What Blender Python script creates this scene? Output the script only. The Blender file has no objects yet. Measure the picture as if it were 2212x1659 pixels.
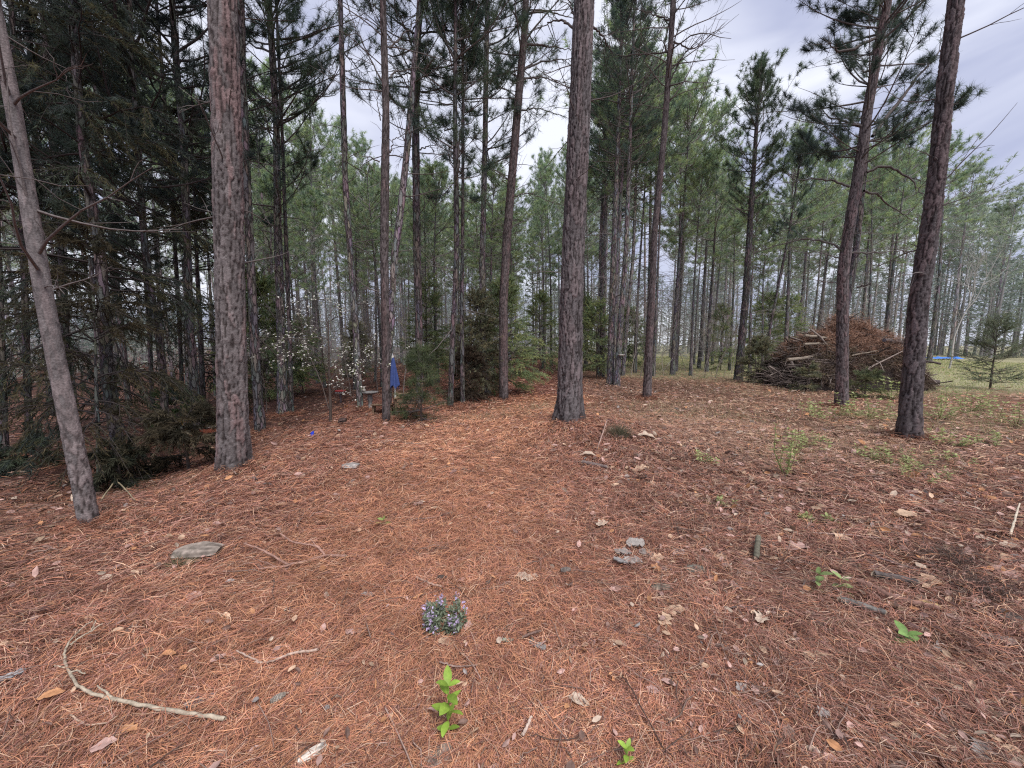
import bpy, math, random
import numpy as np
from math import radians, pi, sin, cos

random.seed(11)
rng = np.random.default_rng(11)
sc = bpy.context.scene
COL = sc.collection

# ------------------------------------------------------------------ camera model (photo measured on a 2212 x 1659 view)
F, CX, CY = 831.0, 1106.0, 829.5
PITCH, CAMZ = radians(6.1), 1.6
cP, sP = cos(PITCH), sin(PITCH)


def ray(u, v):
    X, Y = (u - CX) / F, -(v - CY) / F
    return np.array([X, cP + Y * sP, -sP + Y * cP])


# ------------------------------------------------------------------ noise + terrain
def _hash(ix, iy, s):
    v = np.sin(ix * 127.1 + iy * 311.7 + s * 74.7) * 43758.5453
    return v - np.floor(v)


def vnoise(x, y, s=0):
    x = np.asarray(x, float); y = np.asarray(y, float)
    ix, iy = np.floor(x), np.floor(y)
    fx, fy = x - ix, y - iy
    fx = fx * fx * (3 - 2 * fx); fy = fy * fy * (3 - 2 * fy)
    a = _hash(ix, iy, s); b = _hash(ix + 1, iy, s); c = _hash(ix, iy + 1, s); d = _hash(ix + 1, iy + 1, s)
    return (a * (1 - fx) + b * fx) * (1 - fy) + (c * (1 - fx) + d * fx) * fy


def fbm(x, y, s=0, o=4):
    t = 0; amp = .5; tot = 0
    for i in range(o):
        t = t + amp * vnoise(x * 2 ** i, y * 2 ** i, s + i * 13); tot += amp; amp *= .5
    return t / tot


def ss(a, b, x):
    t = np.clip((np.asarray(x, float) - a) / (b - a), 0, 1)
    return t * t * (3 - 2 * t)


def H(x, y):
    x = np.asarray(x, float); y = np.asarray(y, float)
    z = -0.42 * ss(-2.8, -6.0, x + 0.12 * (y - 6)) * ss(2.2, 5.0, y)
    z = z - 1.0 * ss(-7, -26, x) * ss(2, 8, y)
    z = z + 0.20 * np.exp(-(((x - 1.05) / 0.85) ** 2 + ((y - 6.75) / 0.8) ** 2))
    z = z + 0.10 * np.exp(-(((x - 2.0) / 1.6) ** 2 + ((y - 6.2) / 1.3) ** 2))
    z = z + 0.09 * np.exp(-(((x - 3.9) / 0.7) ** 2 + ((y - 11.1) / 0.7) ** 2))
    z = z + 0.07 * np.exp(-(((x - 6.6) / 0.7) ** 2 + ((y - 6.4) / 0.6) ** 2))
    z = z + 0.08 * (fbm(x * .55, y * .55, 3) - .5) * ss(1.0, 4.0, np.hypot(x, y))
    z = z + 0.045 * (fbm(x * 2.3, y * 2.3, 5) - .5)
    z = z + 0.09 * np.exp(-(((x + 3.65) / 0.5) ** 2 + ((y - 5.0) / 0.5) ** 2)) + 0.06 * np.exp(-(((x + 4.2) / 0.4) ** 2 + ((y - 3.85) / 0.4) ** 2))
    z = z - 1.2 * ss(60, 160, np.hypot(x, y))
    return z


_T = np.geomspace(.6, 260, 5000)


def ground_at(u, v):
    d = ray(u, v)
    x, y, z = d[0] * _T, d[1] * _T, CAMZ + d[2] * _T
    below = np.nonzero(z < H(x, y))[0]
    i = below[0] if len(below) else len(_T) - 1
    return np.array([x[i], y[i], float(H(x[i], y[i]))])


def plane_at(u, v, y0):
    d = ray(u, v); t = y0 / d[1]
    return np.array([d[0] * t, y0, CAMZ + d[2] * t])


# ------------------------------------------------------------------ mesh building
class MB:
    def __init__(self):
        self.v, self.f, self.m, self.c, self.s, self.n = [], [], [], [], [], 0

    def add(self, V, Fc, mat=0, col=(1, 1, 1), smooth=False):
        V = np.asarray(V, np.float32).reshape(-1, 3)
        Fc = np.asarray(Fc, np.int64)
        if len(V) == 0 or len(Fc) == 0:
            return
        c = np.empty((len(V), 3), np.float32); c[:] = col
        self.v.append(V); self.c.append(c)
        self.f.append(Fc + self.n); self.m.append(mat); self.s.append(smooth)
        self.n += len(V)

    def tube(self, P, R, sides=6, mat=0, col=(1, 1, 1), cap=False):
        P = np.asarray(P, float)
        if P.ndim == 2:
            P = P[None]
        R = np.broadcast_to(np.asarray(R, float), P.shape[:2])
        m, n, _ = P.shape
        T = np.gradient(P, axis=1)
        T /= np.linalg.norm(T, axis=2, keepdims=True) + 1e-9
        mt = T.mean(1); ref = np.where(np.abs(mt[:, 2:3]) > .75, np.array([[1., 0.13, 0]]), np.array([[0, 0, 1.]]))
        N = np.cross(T, ref[:, None, :]); N /= np.linalg.norm(N, axis=2, keepdims=True) + 1e-9
        B = np.cross(T, N)
        a = np.arange(sides) * 2 * pi / sides
        ring = P[:, :, None, :] + R[:, :, None, None] * (np.cos(a)[None, None, :, None] * N[:, :, None, :] + np.sin(a)[None, None, :, None] * B[:, :, None, :])
        idx = np.arange(m * n * sides).reshape(m, n, sides)
        a0 = idx[:, :-1, :]; a1 = idx[:, 1:, :]
        q = np.stack([a0, np.roll(a0, -1, 2), np.roll(a1, -1, 2), a1], -1).reshape(-1, 4)
        col = np.asarray(col, float)
        if col.ndim == 2 and len(col) == m:
            col = np.repeat(col, n * sides, 0)
        self.add(ring.reshape(-1, 3), q, mat, col, True)
        if cap:
            for k in range(m):
                for e in (0, -1):
                    rv = ring[k, e]
                    V = np.vstack([rv, P[k, e][None]])
                    t = [(i, (i + 1) % sides, sides) if e else ((i + 1) % sides, i, sides) for i in range(sides)]
                    self.add(V, t, cap if isinstance(cap, int) and cap > 1 else mat, col if col.ndim == 1 else (1, 1, 1))

    def slivers(self, O, D, L, W, col, mat=0):
        k = len(O)
        if k == 0:
            return
        s = np.cross(D, rng.normal(size=(k, 3))); s /= np.linalg.norm(s, axis=1, keepdims=True) + 1e-9
        W = np.broadcast_to(np.asarray(W, float), (k,)); L = np.broadcast_to(np.asarray(L, float), (k,))
        V = np.stack([O - s * W[:, None] / 2, O + s * W[:, None] / 2, O + D * L[:, None]], 1)
        col = np.asarray(col, float)
        if col.ndim == 2:
            col = np.repeat(col, 3, 0)
        self.add(V.reshape(-1, 3), np.arange(3 * k).reshape(k, 3), mat, col)

    def leaves(self, O, D, L, W, col, mat=0, fold=0.0, up=None):
        """pointed oval leaves, 6 corner points each"""
        k = len(O)
        if k == 0:
            return
        if up is None:
            up = rng.normal(size=(k, 3)) + np.array([0, 0, 1.2])
        s = np.cross(D, up); s /= np.linalg.norm(s, axis=1, keepdims=True) + 1e-9
        nrm = np.cross(s, D)
        L = np.broadcast_to(np.asarray(L, float), (k,))[:, None]; W = np.broadcast_to(np.asarray(W, float), (k,))[:, None]
        pts = [O, O + D * L * .3 + s * W * .45, O + D * L * .68 + s * W * .42, O + D * L - nrm * L * .12, O + D * L * .68 - s * W * .42, O + D * L * .3 - s * W * .45]
        mid = [O + D * L * .3 - nrm * W * .12, O + D * L * .68 - nrm * W * .14]
        V = np.stack(pts + mid, 1)
        b = np.arange(k)[:, None] * 8
        tri = np.array([[0, 1, 6], [0, 6, 5], [2, 3, 7], [7, 3, 4]])
        quad = np.array([[1, 2, 7, 6], [6, 7, 4, 5]])
        col = np.asarray(col, float)
        if col.ndim == 2:
            col = np.repeat(col, 8, 0)
        n0 = self.n
        self.add(V.reshape(-1, 3), (b[:, None] + tri[None]).reshape(-1, 3), mat, col)
        self.f.append((b[:, None] + quad[None]).reshape(-1, 4) + n0); self.m.append(mat); self.s.append(False)

    def fine_leaves(self, O, D, L, W, col, up):
        k = len(O); st = np.array([0, .1, .25, .42, .6, .76, .9, 1.0]); hw = .5 * np.sin(pi * st ** .92) ** .75 + np.array([.02] + [0] * 7)
        s = unit(np.cross(D, up)); nrm = np.cross(s, D); L = L[:, None]; W = W[:, None]; rows = []
        for t, h in zip(st, hw):
            c = O + D * L * t - nrm * L * (.22 * t * t)
            rows.append(np.stack([c - s * W * h * 2 * .5 + nrm * W * h * .22, c, c + s * W * h * 2 * .5 + nrm * W * h * .22], 1))
        V = np.stack(rows, 1); i = np.arange(k * 24).reshape(k, 8, 3)
        q = np.stack([i[:, :-1, :-1], i[:, 1:, :-1], i[:, 1:, 1:], i[:, :-1, 1:]], -1).reshape(-1, 4)
        cc = np.repeat(np.asarray(col), 24, 0).reshape(k, 8, 3, 3) * np.linspace(.85, 1.12, 8)[None, :, None, None]; cc[:, :, 1] *= 1.18
        self.add(V.reshape(-1, 3), q, 0, cc.reshape(-1, 3), True)

    def mesh(self, name, mats, off=None):
        me = bpy.data.meshes.new(name)
        V = np.vstack(self.v); C = np.vstack(self.c)
        if off is not None:
            V = V - np.asarray(off, np.float32)
        tot = np.concatenate([np.full(len(f), f.shape[1], np.int32) for f in self.f])
        loops = np.concatenate([f.reshape(-1) for f in self.f]).astype(np.int32)
        me.vertices.add(len(V)); me.vertices.foreach_set("co", V.astype(np.float32).ravel())
        me.loops.add(len(loops)); me.loops.foreach_set("vertex_index", loops)
        me.polygons.add(len(tot))
        st = np.zeros(len(tot), np.int32); st[1:] = np.cumsum(tot)[:-1]
        me.polygons.foreach_set("loop_start", st)
        me.polygons.foreach_set("loop_total", tot)
        me.polygons.foreach_set("material_index", np.concatenate([np.full(len(f), m, np.int32) for f, m in zip(self.f, self.m)]))
        me.polygons.foreach_set("use_smooth", np.concatenate([np.full(len(f), s, bool) for f, s in zip(self.f, self.s)]))
        at = me.color_attributes.new("Col", 'FLOAT_COLOR', 'POINT')
        at.data.foreach_set("color", np.hstack([C, np.ones((len(C), 1), np.float32)]).astype(np.float32).ravel())
        for m in (mats if isinstance(mats, (list, tuple)) else [mats]):
            me.materials.append(m)
        me.update(calc_edges=True)
        me.validate()
        return me

    def obj(self, name, mats, parent=None, off=None, loc=None):
        o = bpy.data.objects.new(name, self.mesh(name, mats, off)); COL.objects.link(o)
        if parent is not None:
            o.parent = parent
        if loc is not None:
            o.location = loc
        return o


def tag(o, label=None, cat=None, group=None, kind=None):
    if label: o["label"] = label
    if cat: o["category"] = cat
    if group: o["group"] = group
    if kind: o["kind"] = kind
    return o


def thing(name, label, cat, loc=(0, 0, 0), group=None, rz=0.0):
    o = bpy.data.objects.new(name, None); COL.objects.link(o)
    o.location = tuple(float(k) for k in loc); o.rotation_euler = (0, 0, rz); o.empty_display_size = .2
    return tag(o, label, cat, group)


def copy_tree(o, parent=None):
    c = o.copy(); COL.objects.link(c)
    if parent is not None:
        c.parent = parent
    for ch in list(o.children):
        copy_tree(ch, c)
    return c


# ------------------------------------------------------------------ materials
def new_mat(name):
    m = bpy.data.materials.new(name); m.use_nodes = True
    nt = m.node_tree; nt.nodes.clear()
    out = nt.nodes.new('ShaderNodeOutputMaterial')
    return m, nt, out


def N(nt, t, **kw):
    n = nt.nodes.new(t)
    for k, v in kw.items():
        if k.startswith('i_'):
            n.inputs[k[2:].replace('_', ' ')].default_value = v
        else:
            setattr(n, k, v)
    return n


def mat_col(name, rough=.8, noise=0.25, nscale=30, transl=0.0, spec=.2, bump=0.0):
    """base colour from the mesh's own colour attribute, broken up with noise"""
    m, nt, out = new_mat(name); L = nt.links
    at = N(nt, 'ShaderNodeAttribute', attribute_name='Col')
    col = at.outputs['Color']
    b = N(nt, 'ShaderNodeBsdfPrincipled'); b.inputs['Roughness'].default_value = rough
    b.inputs['Specular IOR Level'].default_value = spec
    if noise > 0:
        tc = N(nt, 'ShaderNodeTexCoord')
        nz = N(nt, 'ShaderNodeTexNoise'); nz.inputs['Scale'].default_value = nscale; nz.inputs['Detail'].default_value = 4
        L.new(tc.outputs['Object'], nz.inputs['Vector'])
        mr = N(nt, 'ShaderNodeMapRange'); mr.inputs['From Min'].default_value = .3; mr.inputs['From Max'].default_value = .7
        mr.inputs['To Min'].default_value = 1 - noise; mr.inputs['To Max'].default_value = 1 + noise
        L.new(nz.outputs['Fac'], mr.inputs['Value'])
        mx = N(nt, 'ShaderNodeMix', data_type='RGBA', blend_type='MULTIPLY'); mx.inputs[0].default_value = 1
        L.new(col, mx.inputs[6]); L.new(mr.outputs['Result'], mx.inputs[7])
        col = mx.outputs[2]
        if bump > 0:
            bp = N(nt, 'ShaderNodeBump'); bp.inputs['Strength'].default_value = bump; bp.inputs['Distance'].default_value = .01
            L.new(nz.outputs['Fac'], bp.inputs['Height']); L.new(bp.outputs['Normal'], b.inputs['Normal'])
    L.new(col, b.inputs['Base Color'])
    if transl > 0:
        t = N(nt, 'ShaderNodeBsdfTranslucent'); L.new(col, t.inputs['Color'])
        ms = N(nt, 'ShaderNodeMixShader'); ms.inputs[0].default_value = transl
        L.new(b.outputs[0], ms.inputs[1]); L.new(t.outputs[0], ms.inputs[2]); L.new(ms.outputs[0], out.inputs['Surface'])
    else:
        L.new(b.outputs[0], out.inputs['Surface'])
    return m


def mat_bark(name, light, dark, red, sx=13., sz=4.2):
    m, nt, out = new_mat(name); L = nt.links
    tc = N(nt, 'ShaderNodeTexCoord')
    mp = N(nt, 'ShaderNodeMapping'); mp.inputs['Scale'].default_value = (sx, sx, sz); L.new(tc.outputs['Object'], mp.inputs['Vector'])
    wz = N(nt, 'ShaderNodeTexNoise'); wz.inputs['Scale'].default_value = 1.4; wz.inputs['Detail'].default_value = 3
    L.new(mp.outputs[0], wz.inputs['Vector'])
    ad = N(nt, 'ShaderNodeMix', data_type='RGBA', blend_type='LINEAR_LIGHT'); ad.inputs[0].default_value = .8
    L.new(mp.outputs[0], ad.inputs[6]); L.new(wz.outputs['Color'], ad.inputs[7])
    vo = N(nt, 'ShaderNodeTexVoronoi', feature='DISTANCE_TO_EDGE'); vo.inputs['Scale'].default_value = 1
    L.new(ad.outputs[2], vo.inputs['Vector'])
    vc = N(nt, 'ShaderNodeTexVoronoi', feature='F1'); vc.inputs['Scale'].default_value = 1
    L.new(ad.outputs[2], vc.inputs['Vector'])
    rp = N(nt, 'ShaderNodeMapRange'); rp.inputs['From Min'].default_value = .0; rp.inputs['From Max'].default_value = .16
    L.new(vo.outputs['Distance'], rp.inputs['Value'])
    big = N(nt, 'ShaderNodeTexNoise'); big.inputs['Scale'].default_value = 1.1; big.inputs['Detail'].default_value = 4
    L.new(tc.outputs['Object'], big.inputs['Vector'])
    pr = N(nt, 'ShaderNodeMapRange'); pr.inputs['From Min'].default_value = .45; pr.inputs['From Max'].default_value = .68
    L.new(big.outputs['Fac'], pr.inputs['Value'])
    pl = N(nt, 'ShaderNodeMix', data_type='RGBA'); pl.inputs[6].default_value = (*light, 1); pl.inputs[7].default_value = (*red, 1)
    L.new(pr.outputs[0], pl.inputs[0])
    va = N(nt, 'ShaderNodeMix', data_type='RGBA', blend_type='MULTIPLY'); va.inputs[0].default_value = .55
    L.new(pl.outputs[2], va.inputs[6]); L.new(vc.outputs['Color'], va.inputs[7])
    hs = N(nt, 'ShaderNodeHueSaturation'); hs.inputs['Saturation'].default_value = .5; hs.inputs['Value'].default_value = 1.25; L.new(va.outputs[2], hs.inputs['Color'])
    mx = N(nt, 'ShaderNodeMix', data_type='RGBA'); mx.inputs[6].default_value = (*dark, 1)
    L.new(rp.outputs[0], mx.inputs[0]); L.new(hs.outputs[0], mx.inputs[7])
    b = N(nt, 'ShaderNodeBsdfPrincipled'); b.inputs['Roughness'].default_value = .9; b.inputs['Specular IOR Level'].default_value = .15
    L.new(mx.outputs[2], b.inputs['Base Color'])
    bp = N(nt, 'ShaderNodeBump'); bp.inputs['Strength'].default_value = .8; bp.inputs['Distance'].default_value = .02
    L.new(rp.outputs[0], bp.inputs['Height']); L.new(bp.outputs[0], b.inputs['Normal'])
    L.new(b.outputs[0], out.inputs['Surface'])
    return m


def mat_ground():
    m, nt, out = new_mat('needle_floor'); L = nt.links
    at = N(nt, 'ShaderNodeAttribute', attribute_name='Col')
    tc = N(nt, 'ShaderNodeTexCoord')
    n1 = N(nt, 'ShaderNodeTexNoise'); n1.inputs['Scale'].default_value = 24; n1.inputs['Detail'].default_value = 8; n1.inputs['Roughness'].default_value = .7
    L.new(tc.outputs['Object'], n1.inputs['Vector'])
    n2 = N(nt, 'ShaderNodeTexNoise'); n2.inputs['Scale'].default_value = 2.2; n2.inputs['Detail'].default_value = 6
    L.new(tc.outputs['Object'], n2.inputs['Vector'])
    r1 = N(nt, 'ShaderNodeMapRange'); r1.inputs['From Min'].default_value = .3; r1.inputs['From Max'].default_value = .7; r1.inputs['To Min'].default_value = .35; r1.inputs['To Max'].default_value = 1.3
    L.new(n1.outputs['Fac'], r1.inputs['Value'])
    r2 = N(nt, 'ShaderNodeMapRange'); r2.inputs['From Min'].default_value = .3; r2.inputs['From Max'].default_value = .7; r2.inputs['To Min'].default_value = .75; r2.inputs['To Max'].default_value = 1.2
    L.new(n2.outputs['Fac'], r2.inputs['Value'])
    mu = N(nt, 'ShaderNodeMath', operation='MULTIPLY'); L.new(r1.outputs[0], mu.inputs[0]); L.new(r2.outputs[0], mu.inputs[1])
    mx = N(nt, 'ShaderNodeMix', data_type='RGBA', blend_type='MULTIPLY'); mx.inputs[0].default_value = 1
    L.new(at.outputs['Color'], mx.inputs[6]); L.new(mu.outputs[0], mx.inputs[7])
    b = N(nt, 'ShaderNodeBsdfPrincipled'); b.inputs['Roughness'].default_value = .95; b.inputs['Specular IOR Level'].default_value = .1
    L.new(mx.outputs[2], b.inputs['Base Color'])
    bp = N(nt, 'ShaderNodeBump'); bp.inputs['Strength'].default_value = .9; bp.inputs['Distance'].default_value = .03
    L.new(n1.outputs['Fac'], bp.inputs['Height']); L.new(bp.outputs[0], b.inputs['Normal'])
    L.new(b.outputs[0], out.inputs['Surface'])
    return m


M_NEEDLE = mat_col('green_needles', .6, 0, transl=.4, spec=.2)
M_LITTER = mat_col('dead_needles', .7, 0, transl=.0, spec=.25)
M_LEAF = mat_col('fresh_leaf', .5, .15, 60, transl=.35, spec=.3)
M_DEADLEAF = mat_col('dead_leaf', .75, .25, 45, transl=.12, spec=.2)
M_TWIG = mat_col('twig_bark', .9, .3, 60, bump=.4)
M_WOOD = mat_col('old_wood', .85, .35, 28, bump=.6)
M_PAINT = mat_col('plain_surface', .6, .12, 14, spec=.35)
M_PLATE = mat_col('plate_bark', .92, .28, 70, spec=.12, bump=.55)
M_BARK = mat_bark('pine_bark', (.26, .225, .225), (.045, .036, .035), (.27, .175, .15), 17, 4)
M_BARKD = mat_bark('shaded_bark', (.15, .128, .128), (.03, .024, .024), (.17, .10, .085), 17, 4)  # darker copy of the pine bark, shade put into the colour
M_BARKF = mat_bark('hazed_bark', (.34, .315, .325), (.13, .115, .115), (.32, .25, .23), 9, 2)  # paler bark for far trunks, distance haze put into the colour
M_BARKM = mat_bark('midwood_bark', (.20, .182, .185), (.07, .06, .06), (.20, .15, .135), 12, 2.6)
M_GROUND = mat_ground()

# ------------------------------------------------------------------ ground colours
PATH = np.array([ground_at(u, v)[:2] for u, v in [(700, 1659), (780, 1400), (850, 1200), (930, 1050), (1010, 960), (1080, 900), (1200, 862)]])


def dist_path(x, y):
    d = np.full(x.shape, 1e9)
    for a, b in zip(PATH[:-1], PATH[1:]):
        ab = b - a; t = np.clip(((x - a[0]) * ab[0] + (y - a[1]) * ab[1]) / (ab @ ab), 0, 1)
        d = np.minimum(d, np.hypot(x - a[0] - t * ab[0], y - a[1] - t * ab[1]))
    return d


def zones(x, y):
    d = dist_path(x, y) + .7 * (fbm(x * .9, y * .9, 21) - .5)
    path = 1 - ss(.5, 1.9, d)
    wv = 3.6 * (fbm(x * .5, y * .5, 31) - .5); grassy = np.maximum(ss(8.8, 12.5, x + wv) * ss(10.5, 14, y), .75 * ss(4.2, 7.5, x + wv) * ss(15, 19, y))
    mid = ss(1.5, 3.5, x) * ss(3.6, 6.5, y) * (1 - grassy)          # thin dry grass among the litter on the right
    leafy = ss(.6, 1.9, x + .5 * (fbm(x, y, 41) - .5)) * (1 - ss(4.5, 8, y))
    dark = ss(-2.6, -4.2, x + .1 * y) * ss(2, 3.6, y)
    return path, grassy, mid, leafy, dark


def ground_col(x, y):
    path, grassy, mid, leafy, dark = zones(x, y)
    c = np.empty(x.shape + (3,)); c[:] = (.30, .125, .092)
    def mixin(w, col):
        c[:] = c * (1 - w[..., None]) + np.array(col) * w[..., None]
    mixin(path, (.46, .21, .125))
    mixin(leafy * .8, (.235, .115, .095))
    mixin(mid * .5, (.40, .26, .18))
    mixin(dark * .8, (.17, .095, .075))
    mixin(grassy * .95, (.66, .62, .38))
    return c


# ground sheet: fine near the viewer, coarse towards the horizon
n = 620
s = np.linspace(-1, 1, n); w = np.sign(s) * (np.exp(6.6 * np.abs(s)) - 1) / (np.exp(6.6) - 1) * 420
gx, gy = np.meshgrid(w, w + 3.0, indexing='ij')
gz = H(gx, gy)
near = 1 - ss(5, 12, np.hypot(gx, gy))
gz = gz + near * .022 * (fbm(gx * 9, gy * 9, 8) - .5) - .006
i = np.arange(n * n).reshape(n, n)
q = np.stack([i[:-1, :-1], i[1:, :-1], i[1:, 1:], i[:-1, 1:]], -1).reshape(-1, 4)
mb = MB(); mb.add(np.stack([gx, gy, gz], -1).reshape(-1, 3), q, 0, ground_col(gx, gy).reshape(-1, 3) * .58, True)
tag(mb.obj('ground', M_GROUND), kind='structure')


# fallen pine needles lying all over the ground
def litter(K, r0, r1, w0, lscale=1.0):
    r = np.exp(rng.uniform(np.log(r0), np.log(r1), K)); a = rng.uniform(-1.35, 1.35, K)
    x, y = r * np.sin(a), r * np.cos(a)
    path, grassy, mid, leafy, dark = zones(x, y)
    keep = rng.random(K) > grassy * .93 + dark * .25
    x, y, r = x[keep], y[keep], r[keep]
    path, grassy, mid, leafy, dark = (k[keep] for k in (path, grassy, mid, leafy, dark)); K = len(x)
    th = rng.uniform(0, 2 * pi, K)
    flow = fbm(x * 1.2, y * 1.2, 77) * 2 * pi * 1.3
    th = np.where(rng.random(K) < .35, flow + rng.normal(0, .6, K), th)
    L = rng.uniform(.06, .15, K) * lscale
    W = w0 * np.maximum(1, r / 2.6) * rng.uniform(.6, 1.25, K)
    bend = rng.normal(0, .22, K)
    tilt = rng.normal(0, .16, K)
    pts = []
    for sgn in (-.5, 0, .5):
        ang = th + bend * sgn * 2
        px, py = x + np.cos(ang) * L * sgn, y + np.sin(ang) * L * sgn
        pts.append(np.stack([px, py, np.zeros(K)], 1))
    lift = rng.random(K) ** 2 * .036 * np.clip(r / 2, .7, 1.5)
    clump = .045 * fbm(x * 5, y * 5, 91) * (1 + .6 * leafy)
    for k, sgn in enumerate((-.5, 0, .5)):
        pts[k][:, 2] = H(pts[k][:, 0], pts[k][:, 1]) + np.maximum(.001, lift + clump - .012 + tilt * L * sgn) + (.006 if k == 1 else 0)
    side = np.stack([-np.sin(th), np.cos(th), rng.normal(0, .35, K)], 1)
    wv = [W * .8, W, W * .45]
    V = np.stack([p + sg * side * wq[:, None] / 2 for p, wq in zip(pts, wv) for sg in (-1, 1)], 1)
    b = np.arange(K)[:, None] * 6
    Q = (b[:, None] + np.array([[0, 1, 3, 2], [2, 3, 5, 4]])[None]).reshape(-1, 4)
    pal = np.array([[.56, .285, .155], [.46, .205, .125], [.15, .078, .058], [.68, .46, .30], [.44, .245, .19], [.28, .13, .095], [.54, .40, .29]])
    wp = np.array([.34, .24, .12, .07, .08, .13, .02])
    wm = np.array([.11, .22, .20, .07, .22, .14, .04])
    wl = np.array([.06, .14, .25, .08, .20, .19, .08])
    wt = wp[None] * path[:, None] + (1 - path[:, None]) * (wl[None] * leafy[:, None] + wm[None] * (1 - leafy[:, None]))
    cum = np.cumsum(wt / wt.sum(1, keepdims=True), 1)
    pick = (rng.random(K)[:, None] > cum).sum(1).clip(0, 6)
    c = pal[pick] * np.array([.95, .90, .92]) * rng.uniform(.7, 1.25, K)[:, None] * (.42 + 1.16 * (.65 * fbm(x * 7, y * 7, 55) + .35 * fbm(x * 1.6, y * 1.6, 56)))[:, None] * (1 - .12 * leafy)[:, None]
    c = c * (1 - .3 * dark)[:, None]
    far_path = (path * ss(3.5, 7, y))[:, None] * .6; c = c * (1 - far_path) + far_path * c * np.array([1.5, 1.6, 1.6])
    g = (mid * .5 * rng.random(K))[:, None]; c = c * (1 - g) + g * np.array([.60, .44, .31])
    mb = MB(); mb.add(V.reshape(-1, 3), Q, 0, np.repeat(c, 6, 0))
    return mb


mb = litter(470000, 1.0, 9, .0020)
tag(mb.obj('pine_needle_litter', M_LITTER), kind='stuff', label='rust brown fallen pine needles covering the forest floor', cat='pine needles')
mb = litter(130000, 5, 38, .0026, 1.35)
tag(mb.obj('distant_needle_litter', M_LITTER), kind='stuff', label='reddish fallen needles carpeting the ground between the pines', cat='pine needles')


# ------------------------------------------------------------------ conifers
def unit(a):
    return a / (np.linalg.norm(a, axis=-1, keepdims=True) + 1e-9)


PINE = dict(n=70, L=2.3, p=.8, e0=(.0, .85), ecurve=.45, twigs=9, tl=.5, twang=(.35, .9), twup=.4, needles=34, nl=.17, nw=.010, nlo=.58, spread=.85,
            cols=((0.098, 0.144, 0.100), (0.143, 0.196, 0.119), (0.075, 0.115, 0.100)), wood=(.14, .12, .115), dead=20, deadL=1.2, r0=.007, rk=.0075, droop=0, round=1)
CEDAR = dict(n=95, L=1.5, p=1.0, e0=(-.15, .9), ecurve=.1, twigs=13, tl=.55, twang=(.4, 1.0), twup=-.05, needles=42, nl=.07, nw=.013, nlo=.05, spread=.55,
             cols=((0.102, 0.126, 0.070), (0.144, 0.144, 0.074), (0.078, 0.108, 0.072)), wood=(.11, .09, .08), dead=10, deadL=.8, r0=.006, rk=.008, droop=-.5, round=0)


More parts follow.
